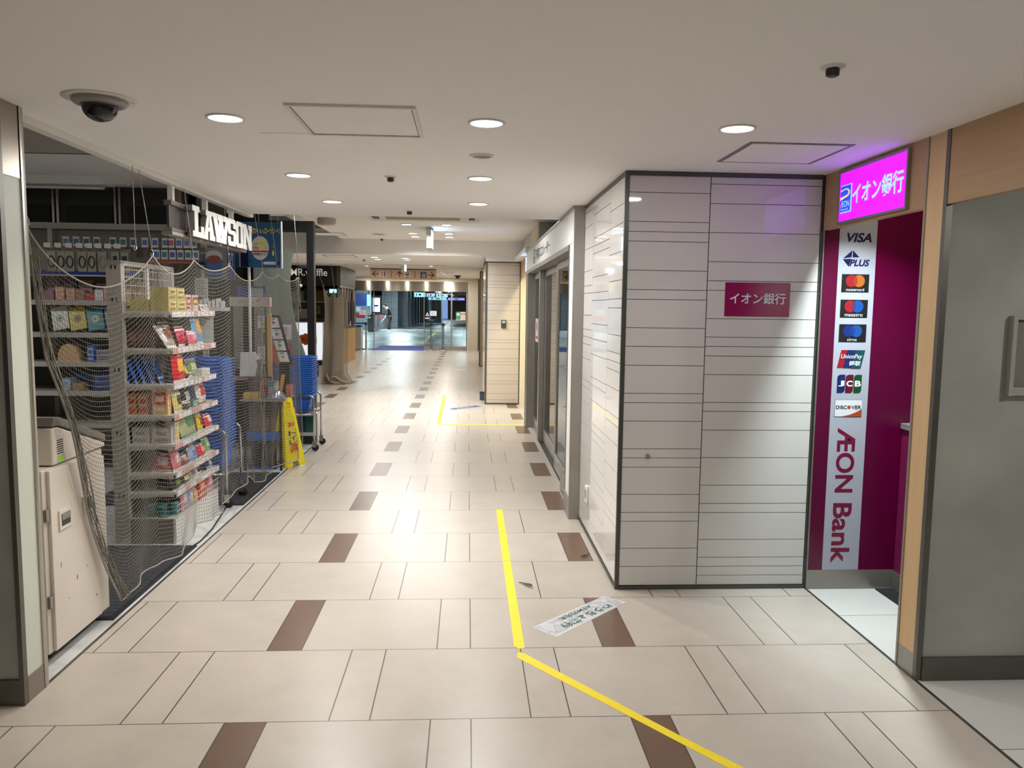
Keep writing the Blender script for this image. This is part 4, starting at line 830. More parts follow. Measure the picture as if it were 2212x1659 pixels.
pouch('orange bag in the wire guard', gE, 2.0, z, 0.07, 0.11, 0.04, (224, 150, 60), (240, 206, 120), lean=0.1); carton('glossy red box with yellow print in the wire guard', -1.09, -0.985, 2.07, 2.22, z, z+0.15, (196, 20, 36), (206, 40, 50), c3=(232, 200, 90))
pouch('pink bag at the right end of the wire guard', gE, 2.31, z, 0.14, 0.17, 0.04, (200, 90, 124), (230, 170, 190), lean=0.1)
# ------------------------------------------------------------------ security net across the shop front
net_m = mat('net_cord', (122, 118, 109), 0.9); net_k = mat('net_cord_far', (156, 144, 126), 0.9); rope_m = mat('net_rope', (150, 146, 136), 0.8)
PK = [(-0.245, 1.82, .20), (0.94, 1.779, .09), (1.57, 1.789, .05), (2.29, 1.799, .09), (3.20, 1.791, .045), (3.72, 1.794, .05), (4.56, 1.80, 0)]
def zbot(y):
    T = [(-.3, .1), (.35, .10), (.46, .075), (.82, .10), (1.28, .075), (1.36, .10), (1.55, .14), (2.0, .11), (2.7, .22), (2.82, .14), (3.05, .085), (3.5, .11), (3.8, .085), (4.2, .11), (4.6, .02)]
    for (a, za), (b, zb_) in zip(T, T[1:]):
        if y <= b: return za+(zb_-za)*max(0, (y-a)/(b-a))
    return T[-1][1]
def yleft(t):
    T = [(0, -.245), (.3, -.152), (.48, .005), (.74, .173), (1, .36)]
    for (a, ya), (b, yb_) in zip(T, T[1:]):
        if t <= b: return ya+(yb_-ya)*(t-a)/(b-a)
def net_pt(i, s, t):
    (y0, z0_, sg), (y1, z1_, _) = PK[i], PK[i+1]
    ya = yleft(t) if i == 0 else y0
    ss = s**1.25 if i == 0 else s
    y = ya+(y1-ya)*ss
    if i == 5: y += (0.05*t)*s
    pl = z0_+(z1_-z0_)*s; sag = 4*sg*s*(1-s)
    if i == 0: sag = sg*4*s*(1-s)*(0.82+0.36*s)
    z_ = pl-(pl-zbot(y))*t-sag*((1-t**4) if i == 0 else (1-0.45*t-.3*t**4))
    bump = 0.09*math.exp(-((y-4.0)/.33)**2)*max(0, t-.45)/.55
    x = -0.81+0.012*math.sin(y*9+t*4)*(0.3+t)+bump+0.02*max(0, t-.7)*math.sin(y*5)
    if t > .9: x += 0.012*math.sin(y*23)*(t-.9)*10
    return (x, y, max(z_, 0.012))
N_ = thing('shop_net', 'grey knotted security net hung across the open shop front', 'net', (-0.81, 2.1, 0))
cells = []
for i in range(6): cells += [(i, k/ n) for n in [max(3, round((PK[i+1][0]-PK[i][0])/0.0245))] for k in range(n)]
cells.append((5, 1.0))
NR = 70
mb = MB()
for i, s in cells: mb.tube([net_pt(i, s, r/NR*1.0) for r in range(NR+1)], 0.0009, net_m, 3)
for r in range(1, NR+1):
    t = r/NR
    mb.tube([net_pt(i, s, t) for i, s in cells], 0.00125 if r % 1 == 0 else .001, net_m, 3)
mb.build('mesh', N_)
mb = MB()
mb.tube([net_pt(i, s, 0) for i, s in cells], 0.004, rope_m, 6).tube([net_pt(i, s, 1) for i, s in cells], 0.004, rope_m, 6)
mb.tube([net_pt(0, 0, r/40) for r in range(41)], 0.005, rope_m, 6).tube([net_pt(5, 1, r/40) for r in range(41)], 0.004, rope_m, 6)
mb.build('border_rope', N_)
mb = MB()      # gathered folds along the left edge and near the trolley
rnd = random.Random(3)
for k in range(9):
    a = rnd.uniform(0.0, 0.05); ph = rnd.uniform(0, 6)
    mb.tube([(lambda p: (p[0]+0.012*math.sin(t*17+ph)+0.008, p[1]+a*(0.2+t)+0.01*math.sin(t*11+ph), p[2]))(net_pt(0, 0, t)) for t in [r/30 for r in range(2, 31)]], 0.002, net_m, 4)
mb.build('gathered_fold', N_); mb = MB()
for k in range(7):
    ph = rnd.uniform(0, 6); yy = 3.03+0.02*k
    mb.tube([(-0.80+0.012*math.sin(t*13+ph), yy+0.012*math.sin(t*9+ph), 1.62-1.5*t) for t in [r/30 for r in range(31)]], 0.0018, net_m, 4)
mb.build('gathered_fold', N_); mb = MB()
for k in range(8):
    ph = rnd.uniform(0, 6)
    mb.tube([(-0.815+0.02*math.sin(t*13+ph), 4.58+0.03*math.sin(t*7+ph), 1.80-0.35*t) for t in [r/20 for r in range(21)]], 0.002, net_m, 4)
mb.build('gathered_fold', N_)
MB().lathe([(0.0005, -0.02), (0.018, -0.008), (0.018, 0.008), (0.0005, 0.02)], (-0.80, 4.60, 1.72), white_m, 14).build('clamp', N_)
wire_m = mat('galvanised_wire', (168, 164, 154), 0.4, 0.2)
def hang_wire(label, top, bot):
    t = thing('hook_wire', label, 'hook', top, 'hook wires holding the net')
    top = Vector(top); bot = Vector(bot)
    MB().tube([top, bot], 0.0022, wire_m, 6).build('wire', t)
    MB().tube([bot, bot+Vector((0, .012, -.012)), bot+Vector((0, .012, -.03)), bot+Vector((0, -.004, -.038)), bot+Vector((0, -.016, -.03)), bot+Vector((0, -.016, -.018))], 0.0026, chrome, 6).build('hook', t)
hang_wire('hook wire with an empty hook left of the net peak above the gondola', (-0.81, 0.727, 2.214), (-0.81, 0.732, 1.83))
for (y0, y1, z1_, lab) in ((-0.262, -0.245, 1.85, 'hook wire at the near end of the net by the left partition'), (0.85, 0.94, 1.81, 'hook wire holding the net above the gondola'), (1.50, 1.57, 1.82, 'hook wire holding the net under the letter L of the shop sign'),
        (2.28, 2.29, 1.83, 'hook wire holding the net under the letter S of the shop sign'), (3.08, 3.20, 1.82, 'hook wire crossing the left part of the blue poster'), (3.62, 3.72, 1.825, 'hook wire crossing the right part of the blue poster')):
    hang_wire(lab, (-0.83 if y0 < 3 else -0.88, y0, 2.214 if y0 < 3 else 2.59), (-0.81, y1, z1_))
hang_wire('last hook wire before the black shop frame', (-0.83, 4.47, 2.50), (-0.81, 4.56, 1.83))
t = thing('ceiling_fixture', 'unlit white strip light fixture on the dark shop ceiling', 'ceiling light', (-3.0, 3.75, 2.6))
MB().prism(F((-6, 3.6, 2.6), (0, 1, 0), (0, 0, 1)), [(0, 0), (.3, 0), (.24, -.06), (.06, -.06)], white_m, 0, 3.75).build('housing', t)
MB().prism(F((-2.25, 3.6, 2.6), (0, 1, 0), (0, 0, 1)), [(0, 0), (.3, 0), (.2, -.05), (.1, -.05)], white_m, 0, 0.14).build('end_cap', t)
MB().cyl((-5.9, 3.75, 2.52), (-2.3, 3.75, 2.52), 0.014, mat('dead_tube', (206, 204, 196), 0.3)).build('tube', t)

# ------------------------------------------------------------------ back wall shelving
BS = thing('back_shelf', 'dim wall shelving at the back of the dark shop', 'shelf unit', (-2.5, 3.9, 0))
bz = [1.535, 1.255, 1.0, 0.745, 0.46]
for zz in bz:
    MB().box(-4.2, -1.6, 3.62, 4.2, zz-0.02, zz, gm).box(-4.2, -1.6, 3.60, 3.62, zz-0.035, zz+0.008, gm).build('shelf_board', BS)
MB().box(-4.2, -1.6, 4.20, 4.24, 0.1, 2.24, gd).box(-4.2, -1.6, 4.15, 4.2, 2.2, 2.25, gm).build('back_panel', BS)
for x in (-4.2, -3.0, -1.62): MB().box(x, x+0.04, 4.14, 4.2, 0, 2.24, gm).build('upright', BS)
MB().box(-4.2, -2.08, 3.70, 3.715, 1.76, 1.99, mat('peg_panel', (116, 112, 100), 0.6)).build('peg_panel', BS)
for i, x in enumerate((-2.76, -2.67, -2.58, -2.49, -2.41, -2.33, -2.25, -2.17)):
    t = thing('peg_hook', 'wire display hook with white price tag, %s from the left at the back' % ('first', 'second', 'third', 'fourth', 'fifth', 'sixth', 'seventh', 'eighth')[i], 'hook', (x, 3.7, 1.99), 'peg hooks at the back of the shop')
    MB().tube([(x, 3.72, 1.98), (x, 3.42, 1.98), (x+0.005, 3.40, 1.985)], 0.003, chrome, 6).build('prong', t)
    MB().box(x-0.028, x+0.028, 3.66, 3.664, 1.995, 2.035, mat('tag_white', (206, 200, 190), 0.4)).build('price_tag', t)
for i, x in enumerate((-2.74, -2.66, -2.585, -2.48, -2.40, -2.31)):
    t = thing('cable_pack', 'hanging pack with a coiled black cable, %s from the left' % ('first', 'second', 'third', 'fourth', 'fifth', 'sixth')[i], 'cable pack', (x, 3.68, 1.78), 'cable packs on the peg hooks')
    MB().box(x-0.036, x+0.036, 3.685, 3.69, 1.79, 1.965, mat('blister', (150, 146, 130), 0.3)).build('card', t)
    q = MB(); q.tube([(x+0.026*math.cos(a), 3.68, 1.875+0.048*math.sin(a)) for a in [k*2*math.pi/24 for k in range(24)]], 0.005 if i != 5 else 0.004, black if i != 5 else cm((150, 136, 120)), 6, True); q.build('cable', t)
for i, (x, kx) in enumerate(((-2.20, .012), (-2.12, .018))):
    t = thing('adapter_pack', 'hanging pack with a %s at the right of the peg panel' % ('thin black adapter', 'dark rectangular charger')[i], 'adapter pack', (x, 3.68, 1.78))
    MB().box(x-0.034, x+0.034, 3.685, 3.69, 1.79, 1.965, MATS['blister']).build('card', t); MB().box(x-kx, x+kx, 3.67, 3.685, 1.82, 1.93, black).build('adapter', t)
cols = [(70, 80, 150), (50, 60, 130), (40, 40, 46), (60, 90, 150), (30, 110, 100), (40, 120, 120), (176, 60, 60), (70, 110, 170), (50, 90, 80), (90, 96, 170)]
for r_, (zz, xs) in enumerate(((2.025, [-2.72, -2.63, -2.54, -2.45, -2.31, -2.22, -2.13, -2.03, -1.94, -1.85, -1.80, -1.73, -1.66, -1.60]), (1.92, [-1.93, -1.86, -1.79, -1.72, -1.65, -1.585]))):
    for i, x in enumerate(xs):
        t = thing('prepaid_card', 'white bordered prepaid card, number %d from the left in the %s row at the back' % (i+1, ('upper', 'lower')[r_]), 'card', (x, 3.9, zz), 'prepaid cards at the back of the shop')
        MB().box(x-0.028, x+0.028, 3.90, 3.903, zz, zz+0.085, mat('card_white', (196, 196, 196), 0.4)).build('backing', t)
        MB().box(x-0.021, x+0.021, 3.898, 3.90, zz+0.02, zz+0.066, cm(random.choice(cols))).build('print', t)
MB().box(-2.0, -1.6, 3.88, 3.90, 1.885, 1.905, cm((170, 70, 40))).build('orange_strip', BS); MB().box(-4.1, -2.05, 3.62, 3.70, 1.75, 1.762, gm).box(-4.1, -2.05, 3.69, 3.70, 1.762, 1.80, cm((20, 50, 140))).build('blue_strip', BS)
# goods on the dim back shelves
pal = [(176, 120, 126), (150, 110, 120), (206, 160, 140), (196, 150, 130), (150, 120, 100), (186, 60, 66), (206, 206, 206), (200, 160, 130), (206, 166, 136), (190, 150, 120), (176, 140, 90)]
nm_ = ('mauve', 'dusty pink', 'peach', 'salmon', 'brown', 'red', 'white', 'apricot', 'tan', 'beige', 'ochre')
xs = [-2.84, -2.75, -2.66, -2.57, -2.49, -2.41, -2.33, -2.25, -2.17, -2.09, -2.0]
for i, x in enumerate(xs): carton('%s bath pack in the front row on the dim back shelf' % nm_[i], x-0.038, x+0.038, 3.64, 3.74, 1.536, 1.536+(0.10, 0.09, 0.12, 0.11, 0.1, 0.07, 0.10, 0.12, 0.12, 0.11, 0.1)[i], pal[i], tuple(min(255, int(c*1.15)) for c in pal[i]), 'S', name='beauty_pack', cat='pack')
for i, x in enumerate((-2.82, -2.68, -2.54, -2.4, -2.27, -2.14)): carton('tall %s box in the back row on the dim back shelf' % ('lilac', 'plum', 'rose', 'wine', 'coral', 'golden')[i], x-0.055, x+0.055, 3.85, 4.0, 1.536, 1.72, ((170, 140, 150), (130, 100, 120), (196, 150, 150), (120, 70, 80), (206, 130, 110), (206, 170, 110))[i], (196, 166, 160), 'S', name='beauty_pack', cat='pack')
for (x, c, c2_, lab) in ((-2.66, (206, 206, 190), (150, 170, 140), 'pale folder leaning at the left of the second back shelf'), (-2.51, (196, 176, 40), (120, 96, 40), 'yellow folder leaning on the second back shelf'), (-2.36, (30, 130, 140), (170, 190, 150), 'teal folder leaning on the second back shelf'), (-2.20, (170, 170, 170), (90, 90, 96), 'grey folder leaning on the second back shelf')):
    o = MB(); fr = F((x, 3.66, 1.257), (1, 0, 0.22), (-0.22, 0.25, 1)); o.rect(fr, -0.07, 0.07, 0.03, 0.235, cm(c), 0, 0.01).disc(fr, 0, 0.13, 0.035, cm(c2_), 0.01, 0.011).disc(fr, 0.0, 0.13, 0.008, black, 0.011, 0.012)
    tag(o.build('folder'), lab, 'folder')
t = thing('bread_pack', 'wrapped sandwich bread pack on the third back shelf', 'bread', (-2.62, 3.7, 1.0))
MB().prism(FS(3.66), [(-2.72, 1.002), (-2.53, 1.002), (-2.53, 1.06), (-2.57, 1.14), (-2.62, 1.165), (-2.68, 1.14), (-2.71, 1.08)], cm((206, 170, 126)), -0.12, 0).build('loaf', t, 0.008); MB().box(-2.73, -2.5, 3.64, 3.8, 1.001, 1.012, cm((226, 206, 170))).build('tray', t)
carton('blue carton on the third back shelf', -2.46, -2.40, 3.66, 3.76, 1.001, 1.15, (60, 100, 170), (150, 180, 220), 'S'); carton('pale grey carton on the third back shelf', -2.38, -2.22, 3.66, 3.8, 1.001, 1.11, (150, 150, 160), (110, 110, 126), 'S'); carton('black carton on the third back shelf', -2.2, -2.1, 3.66, 3.8, 1.001, 1.10, (40, 40, 44), (90, 90, 96), 'S')
carton('pale blue tissue box on the fourth back shelf', -2.68, -2.60, 3.64, 3.76, 0.746, 0.86, (130, 160, 190), (190, 206, 220), 'S'); carton('brown snack box on the fourth back shelf', -2.59, -2.49, 3.64, 3.76, 0.746, 0.82, (150, 110, 80), (190, 150, 110), 'S'); carton('blue wide box at the back of the fourth back shelf', -2.66, -2.45, 3.8, 3.95, 0.746, 0.89, (30, 90, 150), (90, 150, 200), 'S'); carton('navy box on the fourth back shelf behind the net', -2.44, -2.2, 3.7, 3.9, 0.746, 0.9, (40, 60, 110), (80, 100, 150), 'S')
t = thing('parasol_pack', 'white tray of hanging sachets right of the gondola', 'tray', (-1.2, 3.0, 1.5))
MB().box(-1.28, -1.05, 2.95, 3.1, 1.47, 1.50, cm((190, 186, 180))).build('tray', t); MB().cyl((-1.25, 3.05, 0), (-1.25, 3.05, 1.8), .014, greyp, n=10).lathe([(.1, 0), (.1, .012), (.02, .02)], (-1.25, 3.05, 0), greyp, 20).build('pole', t)
for k in range(7): MB().box(-1.275+k*.032, -1.25+k*.032, 2.95, 3.0, 1.50, 1.55+0.01*(k % 3), cm((206, 200, 196))).build('sachet', t)
t = thing('printed_notice', 'white printed notice clipped to a pole behind the yellow cartons', 'notice', (-1.25, 3.03, 1.6))
MB().box(-1.3, -1.2, 3.03, 3.036, 1.58, 1.73, cm((176, 172, 166))).build('sheet', t)
q = MB()
for k in range(8): q.rect(FS(3.03), -1.29, -1.21-0.01*(k % 3), 1.60+k*.015, 1.605+k*.015, cm((90, 88, 86)), 0, 0.0006)
q.build('text_lines', t)

# ------------------------------------------------------------------ shopping baskets on trolleys
bb = mat('basket_blue', (52, 110, 200), 0.45, spec=0.4)
def basket_mesh(w, d, h, s0=0.8):
    m_ = MB(); hw, hd = w/2, d/2
    def ring(hx, hy, zz, zh, th):
        m_.box(-hx, hx, -hy, -hy+th, zz, zz+zh, bb).box(-hx, hx, hy-th, hy, zz, zz+zh, bb).box(-hx, -hx+th, -hy+th, hy-th, zz, zz+zh, bb).box(hx-th, hx, -hy+th, hy-th, zz, zz+zh, bb)
    ring(hw, hd, h-0.009, 0.009, 0.022)
    lev = [0, .10, .19, .35, .43, .60, .70, .86, 1.0]
    sc = lambda f: s0+(0.925-s0)*f
    for a, b in ((0, .10), (.19, .24), (.35, .43), (.50, .54), (.60, .70), (.86, 1.0)):
        for sx, sy in ((1, 0), (-1, 0), (0, 1), (0, -1)):
            P = []
            for f in (a, b):
                X, Y = hw*sc(f), hd*sc(f); zz = f*(h-.006)
                e = [(sx*X, -Y), (sx*X, Y)] if sx else [(-X, sy*Y), (X, sy*Y)]
                i_ = [(sx*(X-.004), -Y), (sx*(X-.004), Y)] if sx else [(-X, sy*(Y-.004)), (X, sy*(Y-.004))]
                P += [(*e[0], zz), (*e[1], zz), (*i_[1], zz), (*i_[0], zz)]
            m_.add(P, [(0, 1, 5, 4), (1, 2, 6, 5), (2, 3, 7, 6), (3, 0, 4, 7), (0, 3, 2, 1), (4, 5, 6, 7)], bb)
    for k in range(1, 22):
        for sx, sy, n in ((1, 0, d), (-1, 0, d), (0, 1, w), (0, -1, w)):
            f = k/22*2-1
            P = []
            for fz in (.08, .9):
                X, Y = hw*sc(fz)-.001, hd*sc(fz)-.001; zz = fz*h; e = 0.0035
                c_ = (sx*X, f*Y) if sx else (f*X, sy*Y)
                t_ = (0, 1) if sx else (1, 0); n_ = (sx, sy)
                P += [(c_[0]-t_[0]*e, c_[1]-t_[1]*e, zz), (c_[0]+t_[0]*e, c_[1]+t_[1]*e, zz), (c_[0]+t_[0]*e-n_[0]*.003, c_[1]+t_[1]*e-n_[1]*.003, zz), (c_[0]-t_[0]*e-n_[0]*.003, c_[1]-t_[1]*e-n_[1]*.003, zz)]
            m_.add(P, [(0, 1, 5, 4), (1, 2, 6, 5), (2, 3, 7, 6), (3, 0, 4, 7)], bb)
    m_.box(-hw*s0, hw*s0, -hd*s0, hd*s0, 0, 0.006, bb)
    return m_
def basket_stack(cx, cy, z0, n, step, w, d, h, s0, low, grp, toplab, mid, first_h):
    pro = thing('shopping_basket', low, 'basket', (cx, cy, z0), grp)
    src = basket_mesh(w, d, h, s0); src.v = [(v[0]+cx, v[1]+cy, v[2]+z0) for v in src.v]; src.build('tub', pro)
    for s_ in (-1, 1): MB().tube([(cx-w/2*.8, cy+s_*(d/2-.012), z0+h+.003), (cx+w/2*.8, cy+s_*(d/2-.012), z0+h+.003)], 0.0035, bb, 6).build('handle', pro)
    for k in range(1, n):
        copy_thing(pro, (cx+random.uniform(-.004, .004), cy+random.uniform(-.003, .003), z0+first_h+(k-1)*step), toplab if k == n-1 else mid, grp)
basket_stack(-1.16, 2.67, 0.27, 30, 0.0222, 0.44, 0.30, 0.19, 0.84, 'lowest blue basket in the stack beside the snack gondola', 'baskets stacked beside the gondola', 'top blue basket in the stack beside the snack gondola', 'blue basket nested in the middle of the stack beside the gondola', 0.03)
basket_stack(-0.975, 5.02, 0.40, 18, 0.0225, 0.46, 0.32, 0.19, 0.72, 'lowest blue basket in the stack by the black shop frame', 'baskets stacked by the black shop frame', 'top blue basket in the stack by the black shop frame', 'blue basket nested in the middle of the stack by the black frame', 0.03)
def trolley(label, x0, x1, ya, yb, ht, zf):
    t = thing('basket_trolley', label, 'trolley', ((x0+x1)/2, (ya+yb)/2, 0))
    for y in (ya, yb):
        r_ = 0.05
        pts = [(x1, y, 0.10), (x1, y, ht-r_)]+[(x1-r_+r_*math.cos(a), y, ht-r_+r_*math.sin(a)) for a in (.4, .8, 1.2, 1.57)]+[(x0+r_-r_*math.cos(a), y, ht-r_+r_*math.sin(a)) for a in (1.57, 1.2, .8, .4)]+[(x0, y, ht-r_), (x0, y, 0.10)]
        MB().tube(pts, 0.010, chrome, 10).build('hoop', t)
        for x in (x0, x1):
            MB().box(x-.018, x+.018, y-.012, y-.009, 0.04, 0.10, steel_l).box(x-.018, x+.018, y+.009, y+.012, 0.04, 0.10, steel_l).box(x-.022, x+.022, y-.014, y+.014, 0.095, 0.102, steel_l)
            cf_ = MB().box(x-.018, x+.018, y-.012, y-.009, 0.04, 0.10, steel_l).box(x-.018, x+.018, y+.009, y+.012, 0.04, 0.10, steel_l).box(x-.022, x+.022, y-.014, y+.014, 0.095, 0.102, steel_l).build('castor_fork', t)
            MB().lathe([(0.006, -.008), (0.034, -.008), (0.036, -.004), (0.036, .004), (0.034, .008), (0.006, .008)], (x+.012, y, 0.037), rubber, 24, 'Y').build('castor_wheel', cf_)
    MB().tube([(x0, ya, zf), (x1, ya, zf)], 0.007, chrome, 8).tube([(x0, yb, zf), (x1, yb, zf)], 0.007, chrome, 8).tube([(x0, ya, zf), (x0, yb, zf)], 0.007, chrome, 8).tube([(x1, ya, zf), (x1, yb, zf)], 0.007, chrome, 8).box(x0, x1, ya, yb, zf, zf+.006, mat('trolley_tray', (90, 90, 92), 0.5)).build('tray_frame', t)
trolley('chrome hooped basket trolley beside the snack gondola', -1.40, -0.918, 2.48, 2.85, 0.59, 0.255)
trolley('chrome hooped basket trolley by the black shop frame', -1.22, -0.725, 4.82, 5.215, 0.585, 0.385)
t = thing('crate_display', 'white board with small pictures under the lower baskets by the frame', 'board', (-0.95, 5.05, 0.1))
MB().box(-1.15, -0.79, 5.235, 5.25, 0.09, 0.40, cm((206, 206, 204))).build('board', t)
q = MB(); fr = FS(5.235)
for k in range(4): q.rect(fr, -1.1+k*.08, -1.05+k*.08, 0.345, 0.375, cm((50, 50, 56)), 0, .001)
q.rect(fr, -1.1, -0.9, 0.13, 0.31, cm((20, 60, 90)), 0, .001).rect(fr, -0.9, -0.8, 0.13, 0.31, cm((50, 96, 70)), 0, .001).rect(fr, -1.1, -0.81, 0.385, 0.398, cm((190, 40, 50)), 0, .001).build('pictures', t)
MB().box(-1.15, -0.79, 5.235, 5.27, 0.0, 0.09, black).build('foot', t)

# ------------------------------------------------------------------ table by the entrance
T_ = thing('folding_table', 'small folding table with dull pink top and black legs', 'table', (-1.0, 4.0, 0))
MB().box(-1.19, -0.795, 3.78, 4.26, 0.645, 0.662, mat('table_pink', (150, 120, 122), 0.35)).box(-1.18, -0.81, 3.80, 4.24, 0.615, 0.645, black).build('table_top', T_, 0.003)
for i, (x, y) in enumerate(((-0.835, 3.83), (-1.16, 3.83), (-0.835, 4.2), (-1.16, 4.2))): MB().cyl((x, y, 0), (x, y, 0.62), 0.011, black, n=10).build('leg', T_)
t = thing('storage_tote', 'clear plastic storage tote with blue lid under the folding table', 'tote', (-1.03, 4.03, 0))
MB().prism(FS(3.87), [(-1.15, 0.03), (-0.89, 0.03), (-0.87, 0.275), (-1.17, 0.275)], PLASTIC, -0.005, 0).prism(FE(-0.885), [(3.87, 0.03), (4.15, 0.03), (4.17, 0.275), (3.86, 0.275)], PLASTIC, -0.005, 0).build('side_wall', t)
MB().box(-1.15, -0.89, 3.875, 4.15, 0.0, 0.03, cm((20, 70, 140))).build('base', t)
MB().box(-1.19, -0.862, 3.85, 4.19, 0.275, 0.345, mat('tote_lid', (24, 96, 176), 0.35)).build('lid', t, 0.006)
MB().box(-1.12, -0.93, 3.9, 4.1, 0.03, 0.2, cm((120, 116, 108))).box(-0.99, -0.91, 3.89, 4.0, 0.03, 0.25, cm((200, 198, 190))).build('contents', t)
for i, (x0, x1, c) in enumerate(((-1.15, -0.965, (116, 98, 88)), (-0.955, -0.87, (124, 104, 92)))): carton('brown cardboard box %s standing on the clear tote' % ('on the left', 'on the right')[i], x0, x1, 3.95, 4.15, 0.345, 0.60, c, tuple(int(v*.95) for v in c), 'S', name='cardboard_box')
carton('yellow open tray at the front left of the folding table', -1.17, -1.03, 3.83, 3.95, 0.662, 0.72, (176, 150, 60), (196, 170, 80), 'S', name='paper_tray', cat='tray')
carton('dark wire rack box at the back left of the folding table', -1.18, -1.0, 4.05, 4.2, 0.662, 0.84, (44, 36, 32), (90, 60, 44), 'S', name='leaflet_rack', cat='rack')
for (x0, x1, h, c, c2_, lab, y) in ((-1.02, -0.965, .17, (140, 40, 34), (176, 60, 44), 'dark red book standing on the folding table', 3.92), (-0.955, -0.905, .16, (150, 60, 40), (196, 110, 80), 'rust red book standing beside the teal book', 3.94), (-0.845, -0.80, .105, (176, 96, 90), (206, 130, 120), 'pink box at the right end of the folding table', 4.1)):
    carton(lab, x0, x1, y, y+.1, 0.662, 0.662+h, c, c2_, 'S', name='book', cat='book')
t = thing('book', 'teal book with white sideways letters on the folding table', 'book', (-0.9, 3.87, 0.662))
MB().box(-0.955, -0.855, 3.85, 3.89, 0.663, 0.83, cm((40, 120, 136))).build('cover', t, .002); MB().box(-0.872, -0.856, 3.848, 3.85, 0.67, 0.825, cm((206, 206, 190))).build('page_edge', t)
text('LEZUO', F((-0.883, 3.85, 0.745), (0, 0, -1), (1, 0, 0)), (-.06, .06, -.011, .011), printwhite, 'lettering', t, bold=.02, d=.001)
MB().rect(FS(3.85), -0.94, -0.905, 0.69, 0.78, cm((176, 130, 80)), 0, .001).build('picture', t)
o = MB(); fr = F((-0.865, 3.98, 0.72), (1, 0, 0), (0.15, 0.1, 1)); o.rect(fr, -.016, .016, 0, .16, cm((206, 140, 60)), 0, .01); tag(o.build('card_strip'), 'orange strip standing behind the teal book', 'strip')
o = MB(); rnd = random.Random(5)
import mathutils
P = []
for j in range(9):
    for i in range(15):
        a = i/14*2-1; b = j/8*2-1
        P.append((-0.875+a*.09, 3.86+b*.05, 0.665+max(0, (1-a*a))*(1-b*b)*.085*(0.6+0.7*rnd.random())))
o.add(P, [(j*15+i, j*15+i+1, (j+1)*15+i+1, (j+1)*15+i) for j in range(8) for i in range(14)], mat('crinkled_film', (150, 156, 166), 0.12, 0.5))
tag(o.build('plastic_film'), 'crumpled clear plastic film at the right of the folding table', 'film')

# price display stand
D_ = thing('display_stand', 'grey display stand with white header and price posters behind the table', 'display stand', (-1.1, 4.3, 0))
MB().box(-1.31, -0.925, 4.28, 4.36, 1.505, 1.595, cm((196, 190, 186))).build('header', D_, .003)
q = MB(); fr = FS(4.28); q.disc(fr, -1.19, 1.55, .028, cm((120, 118, 116)), 0, .001, 20, .014).disc(fr, -1.19, 1.55, .022, cm((190, 186, 182)), .001, .002, 20, .009).rect(fr, -1.13, -1.07, 1.535, 1.56, cm((176, 170, 168)), 0, .001).prism(fr, [(-1.06, 1.57), (-1.02, 1.57), (-1.04, 1.545)], cm((190, 40, 44)), 0, .001).rect(fr, -0.965, -0.93, 1.515, 1.585, cm((206, 150, 150)), 0, .001).build('header_print', D_)
MB().box(-1.28, -1.2, 4.30, 4.34, 0.9, 1.505, greyp).box(-1.06, -0.955, 4.29, 4.33, 0.84, 1.505, cm((118, 114, 110))).box(-0.962, -0.935, 4.28, 4.36, 0, 1.505, cm((140, 136, 130))).build('panel', D_)
MB().box(-1.29, -0.93, 4.20, 4.36, 0.80, 0.83, cm((200, 150, 170))).build('shelf', D_)
for i, (za, zb_) in enumerate(((1.30, 1.435), (1.0, 1.14))):
    q = MB(); fr = FS(4.285-.01)
    q.rect(fr, -1.045, -0.975, za, zb_, printwhite, 0, .002).rect(fr, -1.043, -0.977, zb_-.016, zb_-.002, cm((50, 60, 130)), .002, .003).rect(fr, -1.012, -0.978, za+.008, za+.055, cm((236, 214, 30)), .002, .003)
    for k in range(4): q.rect(fr, -1.04, -0.985, za+.065+k*.013, za+.07+k*.013, cm((120, 110, 130)), .002, .003)
    q.build('price_poster', D_); text(('99', '110')[i], fr, (-1.006, -0.984, za+.018, za+.046), black, 'price', D_, d=.004, bold=.02)
for zz in (1.47, 1.18): MB().rect(FS(4.275), -1.03, -0.975, zz, zz+.018, black, 0, .002).rect(FS(4.275), -1.02, -0.98, zz+.005, zz+.013, printwhite, .002, .003).build('small_label', D_)
for zz in (1.275, 0.97): MB().disc(FS(4.275), -0.985, zz, .017, cm((226, 196, 40)), 0, .002).build('yellow_sticker', D_)
q = MB(); q.box(-1.24, -0.97, 4.30, 4.32, 1.595, 1.70, cm((40, 70, 150))).box(-1.12, -0.99, 4.296, 4.30, 1.60, 1.68, cm((150, 160, 170))).build('top_card', D_)
D_.location.x -= .10
t = thing('paper_sheaf', 'stack of white paper bags hanging beside the display stand', 'paper bags', (-1.2, 4.1, 0.85))
MB().prism(FS(4.12), [(-1.27, .85), (-1.13, .85), (-1.11, .95), (-1.12, 1.0), (-1.09, 1.01), (-1.13, 1.08), (-1.26, 1.075)], cm((214, 212, 212)), 0, .03).build('sheaf', t)
t = thing('wood_pole', 'square raw wood batten beside the gift cards', 'batten', (-0.93, 4.25, 0.7))
MB().box(-1.035, -0.995, 4.19, 4.23, 0.66, 1.44, cm((196, 160, 106))).build('batten', t, .003)
R_ = thing('gift_card_rack', 'slanted black rack of white gift cards', 'rack', (-0.84, 4.4, 0.9))
fr = F((-0.92, 4.32, 1.04), (1, 0, 0), (-0.28, 0.1, 1))
MB().rect(fr, -.055, .075, -.10, .40, black, -.02, 0).build('board', R_)
